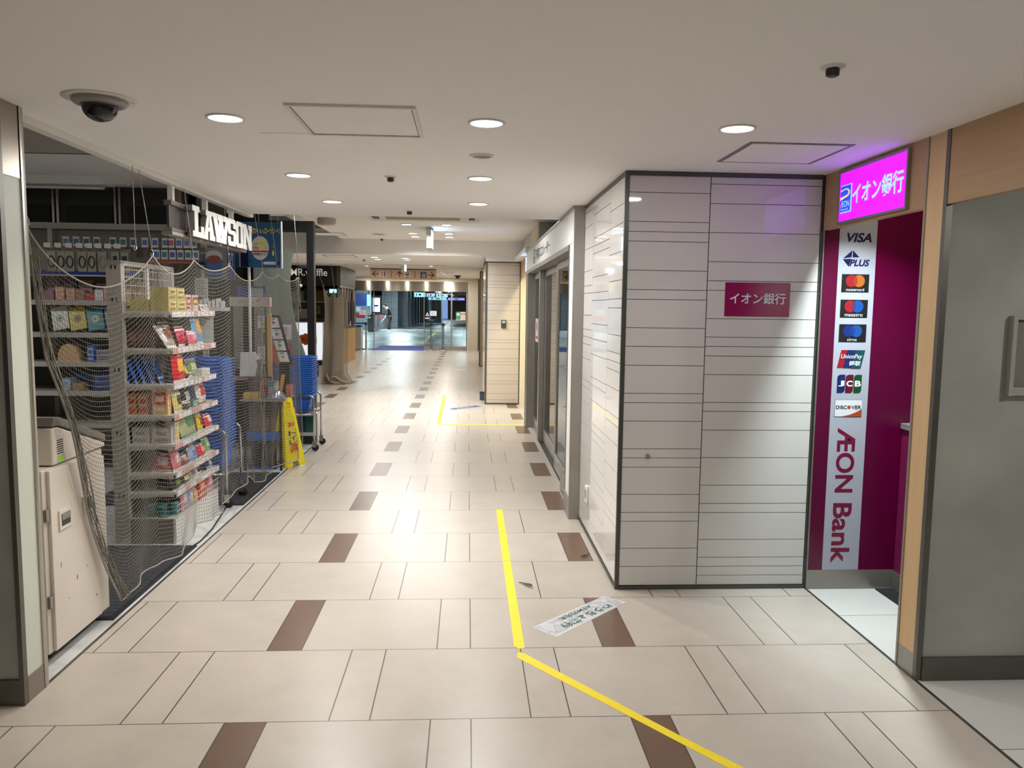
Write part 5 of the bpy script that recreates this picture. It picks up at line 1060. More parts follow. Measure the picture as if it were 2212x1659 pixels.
for k, (c, lab) in enumerate((((196, 150, 60), 'brown mark'), ((30, 130, 90), 'green mark'), ((40, 40, 44), 'black mark'), ((90, 90, 96), 'grey mark'))):
    zz = -.07+k*.115
    q = tag(MB().rect(fr, -.048, .048, zz, zz+.10, printwhite, .004, .007).prism(fr, [(-.012, zz+.03), (.02, zz+.05), (-.012, zz+.07)], cm(c), .007, .008).rect(fr, -.02, .02, zz+.082, zz+.09, black, .007, .008).build('gift_card'), 'white gift card with %s on the slanted rack' % lab, 'card', 'gift cards on the slanted rack')
MB().rect(fr, -.10, -.06, -.1, .1, cm((196, 60, 50)), -.02, 0).build('red_edge', R_); MB().box(-0.96, -0.86, 4.33, 4.39, 0, 0.95, black).build('foot', R_)

# blue poster and others at the shop front
A_ = thing('atm_poster', 'blue hanging cash machine poster with yellow zero yen lettering', 'poster', (-1.1, 4.2, 1.87))
pb = mat('poster_blue', (26, 78, 120), 0.4); py = mat('poster_yellow', (232, 216, 40), 0.4)
MB().box(-1.30, -0.895, 4.2, 4.23, 1.875, 2.30, pb).box(-0.895, -0.885, 4.195, 4.235, 1.87, 2.31, cm((196, 200, 204))).box(-1.38, -1.30, 4.215, 4.23, 1.875, 2.2, pb).build('panel', A_)
fr = FS(4.2)
text('ATM', fr, (-1.175, -1.105, 2.19, 2.24), py, 'lettering_yellow', A_, bold=.03); text('なら', fr, (-1.09, -1.05, 2.195, 2.232), printwhite, 'lettering_white', A_, bold=.01); text('ローソン', fr, (-1.042, -0.945, 2.19, 2.245), py, 'lettering_yellow', A_, bold=.03); text('へ！', fr, (-0.935, -0.900, 2.195, 2.245), py, 'lettering_yellow', A_, bold=.02)
q = MB().disc(fr, -1.085, 2.055, .088, cm((16, 30, 96)), 0, .001, 40, .118).disc(fr, -1.087, 2.057, .083, cm((206, 208, 210)), .001, .002, 40, .112).rect(fr, -1.165, -1.005, 2.018, 2.034, cm((190, 24, 36)), .002, .003).build('oval', A_)
text('0', fr, (-1.085, -1.045, 2.035, 2.145), py, 'zero', A_, bold=.06, d=.004); text('手数料', fr, (-1.158, -1.095, 2.04, 2.075), cm((206, 140, 40)), 'red_words', A_, bold=.02, d=.004); text('円〜', fr, (-1.04, -1.007, 2.04, 2.07), cm((190, 160, 40)), 'yen', A_, bold=.01, d=.004); text('ATM時間外', fr, (-1.155, -1.095, 2.085, 2.11), py, 'small_yellow', A_, bold=.02, d=.004)
text('全時間帯預ります！', fr, (-1.155, -1.015, 1.988, 2.012), black, 'black_words', A_, bold=.015, d=.004); text('0', fr, (-0.975, -0.957, 1.985, 2.035), py, 'side_zero', A_, bold=.05); text('手数料', fr, (-0.98, -0.945, 2.065, 2.085), cm((206, 150, 60)), 'side_words', A_)
MB().rect(fr, -1.06, -0.945, 1.905, 1.93, printwhite, 0, .001).build('white_label', A_); MB().rect(fr, -0.935, -0.91, 1.902, 1.932, navy, 0, .001).build('blue_square', A_); MB().rect(fr, -1.27, -1.20, 1.88, 2.03, navy, 0, .001).rect(fr, -1.285, -1.2701, 1.88, 2.03, greyp, 0, .001).build('side_panel', A_); text('ローソンATM 専用', fr, (-1.055, -0.95, 1.91, 1.925), black, 'small_words', A_, d=.003)
MB().cyl((-1.2, 4.22, 0.7), (-1.2, 4.22, 1.875), .014, white_m).build('pole', A_); MB().tube([(-1.1, 4.21, 2.30), (-1.1, 4.21, 2.6)], .003, wire_m).tube([(-0.92, 4.21, 2.30), (-0.92, 4.21, 2.6)], .003, wire_m).build('hanger', A_)
t = thing('food_poster', 'poster of a blue and white food cup under the shop sign', 'poster', (-1.46, 4.0, 1.8))
MB().box(-1.63, -1.27, 4.0, 4.01, 1.75, 2.04, cm((110, 108, 108))).build('board', t)
fr = FS(4.0); MB().disc(fr, -1.455, 1.955, .078, cm((176, 170, 164)), 0, .001, 32, .062).disc(fr, -1.455, 1.93, .066, cm((120, 44, 34)), .001, .002, 28, .04).prism(fr, [(-1.535, 1.93), (-1.375, 1.93), (-1.39, 1.77), (-1.52, 1.77)], cm((40, 90, 140)), 0, .0008).disc(fr, -1.565, 1.87, .04, black, .002, .003).rect(fr, -1.335, -1.27, 1.75, 2.04, cm((34, 40, 110)), 0, .001).build('picture', t)
text('ロク', F((-1.302, 4.0, 1.93), (1, 0, 0), (0, 0, 1)), (-.02, .02, -.09, .09), printwhite, 'lettering', t, d=.002); text('おすすめ', fr, (-1.59, -1.54, 1.865, 1.88), printwhite, 'small_lettering', t, d=.004)
C_ = thing('curved_panel', 'grey green frosted side panel of a cash machine booth', 'panel', (-1.15, 5.22, 0))
pts = [(-1.38, 0.552), (-0.886, 0.552), (-0.886, 0.994), (-0.918, 1.099), (-0.965, 1.246), (-1.007, 1.415), (-1.031, 1.604), (-1.038, 1.793), (-1.023, 1.951), (-1.0, 2.08), (-1.054, 2.119), (-1.128, 2.145), (-1.223, 2.161), (-1.38, 2.172)]
MB().prism(FS(5.22), pts, mat('frosted_green', (132, 140, 130), 0.3), 0, .03).build('panel', C_, .004)
MB().box(-1.41, -1.38, 5.15, 5.25, 0, 2.17, greyp).build('post', C_)
fr = FS(5.19); t = C_
MB().rect(fr, -1.167, -1.026, 1.150, 1.314, cm((214, 206, 204)), 0, .002).build('white_notice', C_); text('のむソフト', F((-1.096, 5.188, 1.232), (0, 0, -1), (1, 0, 0)), (-.055, .055, -.03, .03), cm((170, 60, 70)), 'notice_lettering', C_, bold=.02, d=.001)
MB().rect(fr, -1.10, -1.03, 0.945, 1.107, cm((186, 60, 72)), 0, .002).build('red_notice', C_); text('ICOCA', F((-1.065, 5.188, 1.026), (0, 0, -1), (1, 0, 0)), (-.05, .05, -.015, .015), printwhite, 'red_notice_lettering', C_, bold=.02, d=.001)

# yellow slippery floor stand
Y_ = thing('floor_warning_stand', 'yellow plastic floor warning stand with red and blue lettering', 'floor sign', (-0.76, 3.95, 0))
ym = mat('sign_yellow', (238, 218, 28), 0.4, noise=.04, nscale=10)
bl, br_, tl_, tr_ = Vector((-0.80, 3.92, 0)), Vector((-0.68, 4.15, 0)), Vector((-0.805, 3.83, .665)), Vector((-0.755, 3.93, .665))
ux = (br_-bl).normalized(); o_ = (bl+br_)/2; top = (tl_+tr_)/2; uy = (top-o_).normalized(); fy_ = F(o_, ux, uy); Lh = (top-o_).length; hb = (br_-bl).length/2; ht = .066
w_ = lambda v_: hb+(ht-hb)*v_
MB().prism(fy_, [(-hb, 0), (-hb*.35, 0), (-hb*.3, .05), (hb*.3, .05), (hb*.35, 0), (hb, 0), (hb*.98, .09), (w_(.86), Lh*.86), (-w_(.86), Lh*.86), (-hb*.98, .09)], ym, -.035, 0).box(-ht*1.02, -ht*.42, Lh*.855, Lh*.95, -.035, 0, ym, fy_).box(ht*.42, ht*1.02, Lh*.855, Lh*.95, -.035, 0, ym, fy_).prism(fy_, [(-ht, Lh*.945), (ht, Lh*.945), (ht*.9, Lh), (-ht*.9, Lh)], ym, -.035, 0).build('front_leaf', Y_, .003)
bfr = F(o_+Vector((-.16, .075, 0)), ux, (top-(o_+Vector((-.16, .075, 0)))).normalized())
MB().prism(bfr, [(-hb, 0), (-hb*.4, 0), (-hb*.3, .05), (hb*.3, .05), (hb*.4, 0), (hb, 0), (ht, Lh), (-ht, Lh)], ym, -.03, -.004).build('back_leaf', Y_)
for ch, v_, c, nm in (('お', .63, (200, 50, 36), 'red_lettering'), ('ト', .50, (44, 56, 110), 'blue_lettering'), ('イ', .43, (90, 96, 90), 'blue_lettering'), ('レ', .37, (90, 96, 90), 'blue_lettering'), ('清', .31, (206, 80, 40), 'red_lettering'), ('掃', .245, (206, 80, 40), 'red_lettering')):
    k = w_(v_)*.55; text(ch, fy_, (-k, k, Lh*v_-.026, Lh*v_+.02), cm(c), nm, Y_, bold=.03, d=.001)
o = MB(); o.add([(-0.70, 4.0, .002), (-0.66, 4.03, .004), (-0.69, 4.06, .006), (-0.72, 4.03, .003)], [(0, 1, 2, 3)], cm((220, 220, 216))); tag(o.build('paper_scrap'), 'tiny white paper scrap on the floor beside the yellow stand', 'paper')
o = MB(); o.tube([(-0.86, 1.35, .006), (-0.83, 1.62, .006), (-0.845, 1.9, .006), (-0.9, 2.3, .006), (-0.93, 2.5, .006)], .005, rubber); tag(o.build('floor_cable'), 'dark cable lying on the white floor along the gondola', 'cable')
# ------------------------------------------------------------------ waffle kiosk
Wk = thing('waffle_kiosk', 'black waffle kiosk with white lettering on its fascia', 'kiosk', (-3.4, 17.8, 0))
kd = mat('kiosk_grey', (62, 60, 56), 0.5); kb = mat('kiosk_black', (14, 13, 12), 0.5)
MB().box(-5.9, -2.43, 16.62, 16.72, 2.02, 2.52, kb).build('front_fascia', Wk); MB().box(-2.43, -2.33, 16.62, 19.2, 2.03, 2.52, kd).rect(FE(-2.33), 17.2, 17.36, 2.2, 2.42, kb, 0, .003).build('side_fascia', Wk)
MB().box(-2.50, -2.33, 16.66, 19.12, 0, 0.93, wood_counter).build('counter_front', Wk); MB().box(-3.0, -2.31, 16.64, 19.14, 0.93, 0.975, mat('counter_navy', (40, 46, 62), .3)).build('counter_top', Wk)
MB().box(-5.9, -2.4, 19.25, 19.4, 0, 2.5, kb).box(-2.44, -2.40, 19.1, 19.25, 0.97, 2.03, kb).build('back_wall', Wk); MB().box(-2.40, -2.34, 16.66, 19.1, 1.985, 2.03, greyp).build('hanging_rail', Wk); MB().box(-2.40, -2.345, 16.9, 19.1, 1.43, 1.49, mat('rail_teal', (52, 72, 86), .4)).build('lower_rail', Wk)
MB().box(-2.46, -2.44, 16.8, 19.1, 0.98, 1.98, kb).build('dark_screen', Wk)
fr = FS(16.62)
text('MR.waffle', fr, (-3.56, -2.66, 2.26, 2.44), mat('kiosk_letters', (220, 214, 204), .3, emit=(1, .95, .85), es=.25), 'lettering', Wk, bold=.006, th=.01)
MB().disc(fr, -3.22, 2.50, .13, mat('kiosk_badge', (110, 140, 150), .3), 0, .01, 28, .05).build('badge', Wk)
cols_u = [((96, 90, 90), (60, 62, 66)), ((84, 104, 126), (196, 190, 190)), ((70, 66, 66), (130, 130, 130)), ((56, 56, 60), (90, 90, 90)), ((108, 102, 98), (150, 150, 146))]
for i, y in enumerate((16.95, 17.4, 17.9, 18.4, 18.85)):
    t = thing('folded_umbrella', 'folded umbrella hanging on the kiosk side rail, %s from the near end' % ('first', 'second', 'third', 'fourth', 'fifth')[i], 'umbrella', (-2.35, y, 1.2), 'umbrellas hanging at the kiosk side')
    a, b = cols_u[i]
    MB().tube([(-2.345, y+.03, 1.86), (-2.34, y+.05, 1.92), (-2.34, y+.03, 1.99), (-2.34, y-.01, 2.0), (-2.342, y-.01, 1.9), (-2.345, y, 1.6)], .009, cm((190, 150, 136)), 8).build('handle', t)
    MB().lathe([(.012, 1.65), (.03, 1.55), (.028, 1.2), (.02, 1.03), (.006, 1.0)], (-2.32, y, 0), cm(a if i else b), 12).build('canopy', t)
carton('white cup box on the kiosk counter', -2.42, -2.34, 18.3, 18.42, .975, 1.10, (220, 216, 210), (206, 200, 196), 'S', name='paper_cup_box')
t = thing('menu_display', 'lit white menu display with a waffle picture before the kiosk', 'display', (-2.6, 13.5, 0))
MB().box(-3.0, -2.20, 13.5, 13.56, .345, 1.17, cm((206, 206, 206))).build('case', t, .004); MB().box(-2.98, -2.22, 13.49, 13.5, .365, 1.15, mat('menu_glow', (232, 236, 240), .3, emit=(.85, .92, 1), es=.75)).build('screen', t)
fr = FS(13.49); q = MB()
for k in range(5): q.disc(fr, -2.60+.07*math.cos(k*1.257), .80+.075*math.sin(k*1.257), .055, cm((196, 92, 40)), 0, .003+.0005*k, 20)
q.disc(fr, -2.60, .80, .05, cm((170, 70, 30)), 0, .008).rect(fr, -2.44, -2.34, .70, .86, cm((236, 214, 190)), 0, .002).build('waffle_picture', t)
MB().box(-2.9, -2.86, 13.5, 13.56, 0, .35, kb).box(-2.36, -2.32, 13.5, 13.56, 0, .35, kb).build('stand', t)
t = thing('kiosk_shelf', 'shelf with pale boxes inside the waffle kiosk', 'shelf', (-3.6, 18.6, 1.2))
MB().box(-4.4, -2.9, 18.5, 18.9, 1.60, 1.64, white_m).box(-4.4, -2.9, 18.5, 18.9, 1.12, 1.16, greyp).box(-4.4, -2.9, 18.9, 18.95, .98, 1.98, cm((120, 116, 108))).build('boards', t)
for i, (x, z_, c) in enumerate(((-4.2, 1.64, (206, 200, 190)), (-3.85, 1.64, (214, 210, 204)), (-3.2, 1.66, (150, 110, 40)), (-3.95, 1.16, (196, 196, 190)), (-3.7, 1.16, (206, 204, 200)))):
    carton('%s on the kiosk shelf' % ('cream carton at the left', 'white carton beside the cream one', 'ochre cabinet', 'grey white carton below', 'pale carton below')[i], x-.16, x+.16, 18.55, 18.8, z_, z_+.26, c, tuple(min(255, v+8) for v in c), 'S')
t = thing('green_notice', 'lime green paper notice hanging in the kiosk', 'notice', (-3.26, 18.4, 1.4)); MB().box(-3.345, -3.175, 18.40, 18.404, 1.29, 1.52, cm((120, 160, 50))).build('sheet', t)
q = MB()
for k in range(4): q.rect(FS(18.40), -3.33, -3.22+.02*(k % 2), 1.36+k*.035, 1.37+k*.035, cm((60, 84, 30)), 0, .002)
q.build('text_lines', t)
exit_k = thing('kiosk_exit_sign', 'small green lit exit sign deep inside the kiosk', 'exit sign', (-2.9, 18.9, 1.85)); MB().box(-3.0, -2.72, 18.86, 18.9, 1.88, 1.98, mat('exit_mint', (170, 236, 226), .4, emit=(.5, 1, .9), es=1.6)).build('lit_face', exit_k); MB().box(-3.02, -2.70, 18.9, 18.93, 1.87, 1.99, greyp).build('case', exit_k)
# bundled net in front of the kiosk
n2 = thing('kiosk_net', 'bundled grey net hanging in folds before the waffle kiosk', 'net', (-1.7, 11.9, 0))
def np2(u, v):
    if v <= 0:
        pass
    ztop = 1.88-0.19*math.sin(math.pi*min(1, u/.55))**.8*(1 if u < .55 else 0)-(0.11*math.sin(math.pi*(u-.55)/.45)**.8 if u >= .55 else 0)-.06*u
    if u >= .55: ztop = 1.70-.02*(u-.55)+ (.13*((u-.55)/.45)**3) - .04*math.sin(math.pi*(u-.55)/.45)
    x = -1.905+.385*u-.02*v+ (0.03*math.sin(v*5)*(1-u))
    y = 11.9+.05*math.sin(u*8)+.03*math.sin(v*9+u*5)
    z_ = ztop*(1-v)+.02*v
    if v > .9: x += (v-.9)*1.6*(u-.35)*(1 if u > .35 else .2)
    z_ -= .035*abs(math.sin(u*8))*(1-v)*v*2
    return (x, y, max(z_, .015))
mb = MB()
for off in (0, .09, .18):
    pt = lambda u, v: (lambda p: (p[0]+off*.25*math.sin(u*9+off*30), p[1]+off*1.2, p[2]-off*.2*(1-v)))(np2(u, v))
    for k in range(49): mb.tube([pt(k/48, r/60) for r in range(61)], .0026, net_k, 3)
    for r in range(1, 92): mb.tube([pt(k/36, r/91) for k in range(37)], .0034, net_k, 3)
mb.build('mesh', n2)
MB().tube([np2(k/36, 0) for k in range(37)], .007, rope_m, 6).tube([np2(k/36, 1) for k in range(37)], .008, rope_m, 6).build('border_rope', n2)
MB().tube([(-1.8, 11.85, .05), (-1.72, 11.8, .16), (-1.64, 11.8, .14), (-1.55, 11.82, .06), (-1.45, 11.85, .04), (-1.38, 11.88, .05)], .022, net_k, 8).tube([(-1.86, 11.88, .2), (-1.8, 11.84, .08), (-1.7, 11.83, .03), (-1.5, 11.86, .02)], .02, net_k, 8).build('gathered_folds', n2)
for i, (xt, xb, zb_) in enumerate(((-2.05, -1.905, 1.93), (-1.72, -1.68, 1.75), (-1.45, -1.53, 1.88))):
    t = thing('hook_wire', 'hook wire holding the bundled kiosk net, %s' % ('left one', 'middle one', 'right one')[i], 'hook', (xt, 11.74, Zb), 'hook wires of the kiosk net')
    MB().tube([(xt, 11.74, Zb), (xb, 11.88, zb_)], .004, wire_m).build('wire', t); MB().tube([(xb, 11.88, zb_), (xb+.02, 11.88, zb_-.02), (xb+.01, 11.88, zb_-.05), (xb-.02, 11.88, zb_-.04)], .005, chrome).build('hook', t)

# ------------------------------------------------------------------ hanging wayfinding sign
G_ = thing('wayfinding_sign', 'tan hanging wayfinding sign with arrows and pictograms', 'sign', (-0.84, 17.6, 2.24))
MB().box(-1.705, 0.028, 17.6, 17.72, 2.24, 2.50, mat('sign_tan', (196, 166, 142), .7, emit=(.62, .46, .33), es=.06)).build('board', G_); MB().box(-1.71, 0.03, 17.59, 17.73, 2.50, 2.525, cm((50, 30, 30))).build('top_rail', G_)
fr = FS(17.6); ik = mat('sign_ink', (34, 16, 15), 0.9, spec=0.1); q = MB()
for x in (-1.155, -0.53): q.rect(fr, x-.005, x+.005, 2.28, 2.46, ik, 0, .003)
def arrow(cx, cy, dx, dy, s_):
    px_, py_ = -dy, dx; th = .009
    def bar(ax, ay, bx, by):
        L = math.hypot(bx-ax, by-ay); nx_, ny_ = -(by-ay)/L*th, (bx-ax)/L*th
        q.prism(fr, [(ax+nx_, ay+ny_), (ax-nx_, ay-ny_), (bx-nx_, by-ny_), (bx+nx_, by+ny_)], ik, 0, .004)
    tx, ty = cx+dx*s_, cy+dy*s_
    bar(cx-dx*s_, cy-dy*s_, tx, ty); bar(tx, ty, tx-dx*s_+px_*s_, ty-dy*s_+py_*s_); bar(tx, ty, tx-dx*s_-px_*s_, ty-dy*s_-py_*s_)
arrow(-1.57, 2.375, -1, 0, .075); arrow(-0.935, 2.37, 0, 1, .075); arrow(-0.105, 2.36, 1, 0, .075); q.build('arrows', G_)
q = MB().rect(fr, -1.45, -1.28, 2.29, 2.455, cm((226, 206, 190)), 0, .003)
for x, c in ((-1.405, (170, 50, 40)), (-1.325, (40, 60, 130))): q.disc(fr, x, 2.435, .015, cm(c), .003, .005).prism(fr, [(x-.025, 2.42), (x+.025, 2.42), (x+.02, 2.35), (x+.012, 2.30), (x-.012, 2.30), (x-.02, 2.35)], cm(c), .003, .005)
q.rect(fr, -1.368, -1.362, 2.30, 2.445, cm((90, 90, 90)), .003, .005).build('toilet_pictogram', G_)
q = MB().rect(fr, -0.815, -0.65, 2.285, 2.45, cm((226, 206, 190)), 0, .003).disc(fr, -0.732, 2.405, .04, ik, .003, .004).disc(fr, -0.732, 2.405, .028, cm((226, 206, 190)), .004, .005).prism(fr, [(-.785, 2.37), (-.68, 2.37), (-.70, 2.35), (-.765, 2.35)], ik, .003, .004).rect(fr, -.77, -.70, 2.297, 2.312, ik, .003, .004).build('office_pictogram', G_)
q = MB().rect(fr, -0.385, -0.225, 2.275, 2.44, cm((66, 70, 84)), 0, .003).rect(fr, -0.345, -0.265, 2.29, 2.36, printwhite, .003, .004).rect(fr, -.335, -.275, 2.30, 2.335, cm((66, 70, 84)), .004, .005).prism(fr, [(-.335, 2.39), (-.315, 2.42), (-.295, 2.39)], printwhite, .003, .004).prism(fr, [(-.29, 2.40), (-.25, 2.40), (-.27, 2.37)], printwhite, .003, .004).build('lift_pictogram', G_)
MB().cyl((-1.3, 17.66, 2.5), (-1.3, 17.66, Z4), .015, black).cyl((-.4, 17.66, 2.5), (-.4, 17.66, Z4), .015, black).build('hanger', G_)

# ------------------------------------------------------------------ glass front at the far end
steel_h = mat('header_steel', (176, 168, 154), .3, 1.0); hb_ = steel_h.node_tree.nodes['Principled BSDF']; hb_.inputs['Anisotropic'].default_value = .9; tg = steel_h.node_tree.nodes.new('ShaderNodeTangent'); tg.direction_type = 'RADIAL'; tg.axis = 'Z'; steel_h.node_tree.links.new(tg.outputs[0], hb_.inputs['Tangent']); hb_.inputs['Anisotropic Rotation'].default_value = .25
struct(MB().box(-3.1, .9, 24.2, 24.4, 2.06, 2.40, steel_h).box(-6, -3.08, 24.2, 24.4, 0, Z4, mat('end_left', (176, 158, 130), .5)), 'wall_far')
struct(MB().box(-3.1, .9, 24.18, 24.4, 2.40, Z4, mat('end_tile', (206, 194, 168), .4)), 'trim_11')
def pane(name, label, x0, x1, y, z1_=2.06, bar=None, st=.022, kick=.0):
    t = thing(name, label, 'glass door', ((x0+x1)/2, y, 0))
    m_ = MB().box(x0, x0+st, y, y+.03, 0, z1_, steel).box(x1-st, x1, y, y+.03, 0, z1_, steel).box(x0+st, x1-st, y, y+.03, 0, kick or .03, steel_l)
    if bar: m_.box(x0+st, x1-st, y-.02, y+.04, bar-.02, bar+.02, steel_l)
    m_.build('frame', t); MB().box(x0+st, x1-st, y+.012, y+.018, kick or .03, z1_, GLASS).build('pane', t); return t
p1 = pane('glass_panel', 'fixed glass panel left of the open doorway', -3.06, -2.40, 24.28)
p2 = pane('sliding_glass_door', 'sliding glass door right of the open doorway', -0.67, -0.03, 24.28, kick=.12); p3 = pane('sliding_glass_door', 'second sliding glass door behind the belt barrier', -0.04, .30, 24.32, kick=.12)
p4 = pane('swing_glass_door', 'glass swing door with steel push bar at the right', .28, .87, 24.28, bar=1.0, st=.05, kick=.14)
for P_, x in ((p1, -2.66), (p2, -.61)):
    fr = FS(24.275); q = MB().prism(fr, [(x, 1.20), (x+.13, 1.20), (x+.065, 1.34)], printwhite, 0, .003).prism(fr, [(x+.035, 1.22), (x+.095, 1.22), (x+.065, 1.29)], cm((110, 110, 110)), .003, .004).rect(fr, x-.01, x+.14, 1.10, 1.145, printwhite, 0, .003)
    x2 = x-.26 if P_ is p1 else x+.16
    q.rect(fr, x2, x2+.23, 1.21, 1.38, printwhite, 0, .003).rect(fr, x2+.05, x2+.14, 1.32, 1.33, cm((110, 110, 110)), .003, .004).rect(fr, x2+.05, x2+.17, 1.27, 1.28, cm((110, 110, 110)), .003, .004).build('door_sticker', P_)
fr = FS(24.275); MB().rect(fr, .46, .62, 1.07, 1.36, cm((80, 160, 130)), 0, .003).disc(fr, .54, 1.27, .055, printwhite, .003, .004).rect(fr, .62, .80, 1.07, 1.36, cm((226, 216, 206)), 0, .003).rect(fr, .645, .70, 1.27, 1.31, cm((170, 60, 60)), .003, .004).rect(fr, .73, .785, 1.27, 1.31, cm((170, 60, 60)), .003, .004).rect(fr, .46, .80, 1.06, 1.085, cm((236, 236, 232)), .003, .004).build('door_sticker', p4)
MB().rect(fr, .65, .69, .66, .76, printwhite, 0, .003).build('lock_plate', p4)
t = thing('entrance_mat', 'violet blue entrance mat in the open glass doorway', 'mat', (-1.5, 24.6, 0))
MB().box(-2.45, -.67, 23.9, 27.0, 0, .012, mat('mat_violet', (84, 84, 190), .7)).build('pile', t)
def stanchion(x, y, label, belt=None):
    t = thing('belt_stanchion', label, 'stanchion', (x, y, 0))
    MB().cyl((x, y, .02), (x, y, .86), .028, steel_l, n=18).build('post', t); MB().lathe([(.15, 0), (.15, .012), (.04, .03), (.03, .03)], (x, y, 0), steel_l, 28).build('base', t); MB().lathe([(.034, .86), (.04, .88), (.04, .95), (.03, .96)], (x, y, 0), black, 20).build('belt_head', t)
    if belt is not None: MB().box(min(x, belt), max(x, belt), y-.004, y+.004, .89, .94, mat('belt_blue', (30, 66, 130), .5)).build('belt', t)
stanchion(-2.66, 24.05, 'steel belt stanchion left of the doorway', -3.06); stanchion(-.40, 24.05, 'steel belt stanchion before the sliding glass door', .0); stanchion(.03, 24.05, 'steel belt stanchion nearest the swing door')
t = thing('umbrella_bag_stand', 'grey umbrella bag dispenser with blue top by the glass', 'dispenser', (-2.93, 23.9, 0))
MB().box(-3.04, -2.81, 23.8, 24.05, .02, .80, cm((170, 164, 150))).box(-3.02, -2.83, 23.82, 24.03, 0, .02, black).build('body', t, .006); MB().box(-3.05, -2.79, 23.78, 24.07, .80, .86, cm((26, 50, 110))).build('blue_top', t, .01); MB().prism(FS(23.8), [(-3.05, .86), (-2.98, .86), (-3.05, .96)], cm((206, 206, 206)), -.1, 0).build('guide', t); MB().box(-2.81, -2.76, 23.85, 24.0, .05, .78, cm((214, 216, 216))).build('bag_roll', t, .01)

# ------------------------------------------------------------------ station concourse beyond the glass
cf = grid_material('concourse_floor', (150, 160, 154), (70, 80, 82), 0.6, 0.6, -6, 24.4, rough=.3, vary=.12, dark=(100, 102, 104), darkp=.36, line=.03)
struct(MB().add([(-16, 24.4, 0), (16, 24.4, 0), (16, 110, 0), (-16, 110, 0)], [(0, 1, 2, 3)], cf), 'floor_concourse')
tact = mat('tactile_yellow', (172, 162, 112), .5)
struct(MB().box(-9, -.9, 30.5, 30.85, 0, .005, tact).box(1.0, 6, 30.5, 30.85, 0, .005, tact), 'trim_12')
struct(MB().add([(-1.15, 28, .004), (-.92, 28, .004), (-.95, 75, .004), (-1.2, 75, .004)], [(0, 1, 2, 3)], tact), 'trim_13')
struct(MB().box(-16, 16, 24.4, 110, 3.0, 3.1, mat('concourse_ceiling', (96, 100, 104), .7)), 'ceiling_concourse')
ct = grid_material('concourse_tile', (126, 136, 140), (78, 86, 92), .45, .45, 0, 0, axes=(0, 2), rough=.35, line=.02)
ct2 = grid_material('concourse_tile_side', (120, 128, 134), (70, 78, 84), .45, .45, 0, 0, axes=(1, 2), rough=.35, line=.02)
struct(MB().box(-16, -5.35, 47.2, 47.6, 0, 3, ct), 'wall_concourse_left')
struct(MB().box(-5.14, -4.04, 52, 53.5, 0, 3, ct), 'wall_concourse_pillar')
sh = mat('shutter_grey', (66, 74, 84), .4, .4)
mb = MB().box(-4.6, -3.9, 54, 100, 0, 3, sh)
for k in range(12): mb.box(-3.9, -3.6, 54.5+k*3.7, 55.5+k*3.7, 0, 3, ct2)
struct(mb, 'wall_concourse_side')
mb = MB().box(3.4, 4.0, 36, 100, 0, 3, mat('concourse_dark', (40, 56, 64), .3)); struct(mb, 'wall_concourse_right')
struct(MB().box(-4, 6, 100, 100.4, 0, 3, mat('concourse_end', (60, 66, 74), .5)), 'wall_concourse_end')
t = thing('lit_doorway', 'bright pale blue lit panel at the far end of the concourse', 'panel', (-2.4, 99.9, 0)); MB().box(-2.95, -1.75, 99.9, 100, 0, 2.5, mat('blue_panel', (130, 170, 240), .5, emit=(.32, .5, 1), es=.75)).build('light_panel', t); MB().box(-3.05, -2.95, 99.85, 100, 0, 2.55, sh).box(-1.75, -1.65, 99.85, 100, 0, 2.55, sh).build('frame', t)
t = thing('concourse_column', 'dark square column near the concourse shutters', 'column', (-1.85, 70, 0)); MB().box(-2.3, -1.6, 70, 70.7, 0, 3, mat('column_dark', (44, 50, 58), .3)).build('shaft', t)
def lit(label, x0, x1, y, z0, z1_, e, es, marks=True):
    t = thing('lit_sign', label, 'sign', ((x0+x1)/2, y, z0)); MB().box(x0, x1, y, y+.15, z0, z1_, mat('sg_%d' % len(MATS), (150, 220, 240), .4, emit=e, es=es)).build('light_panel', t)
    if marks:
        q = MB(); w = x1-x0; h = z1_-z0
        q.rect(FS(y), x0+w*.15, x0+w*.25, z0+h*.25, z1_-h*.25, cm((30, 90, 130)), 0, .004).rect(FS(y), x0+w*.4, x0+w*.62, z0+h*.3, z1_-h*.3, cm((50, 70, 90)), 0, .004).build('pictogram', t)
    MB().box((x0+x1)/2-.02, (x0+x1)/2+.02, y+.05, y+.09, z1_, 3.0, black).build('hanger', t)
cy_ = (.35, .85, 1.0)
lit('cyan lit hanging sign at the centre of the concourse', -1.73, -1.20, 35, 2.0, 2.21, cy_, 1.3); lit('white lit arrow sign right of the cyan hanging sign', -1.14, -.75, 35.2, 2.02, 2.18, (.7, .85, 1), .9); lit('long white lit sign with a pink line in the concourse', -.68, -.12, 35.4, 2.0, 2.17, (.75, .9, 1), .9)
lit('green lit exit sign over the concourse pillar', -4.2, -3.85, 43, 2.42, 2.62, (.2, 1, .75), 1.3, False); lit('cyan lit sign near the ticket gates', -5.25, -4.8, 39.5, 2.42, 2.58, cy_, 1.0); lit('narrow cyan lit sign farther down the concourse', -2.4, -.9, 62, 2.1, 2.3, cy_, 1.1); lit('violet lit sign farther down the concourse', -.8, .6, 63, 2.1, 2.3, (.5, .4, 1), .9)
t = thing('station_map', 'blue station map poster on the grey tiled concourse wall', 'poster', (-5.2, 47.2, 1.5)); MB().box(-6.313, -5.575, 47.15, 47.19, 1.554, 2.326, cm((36, 60, 140))).build('sheet', t)
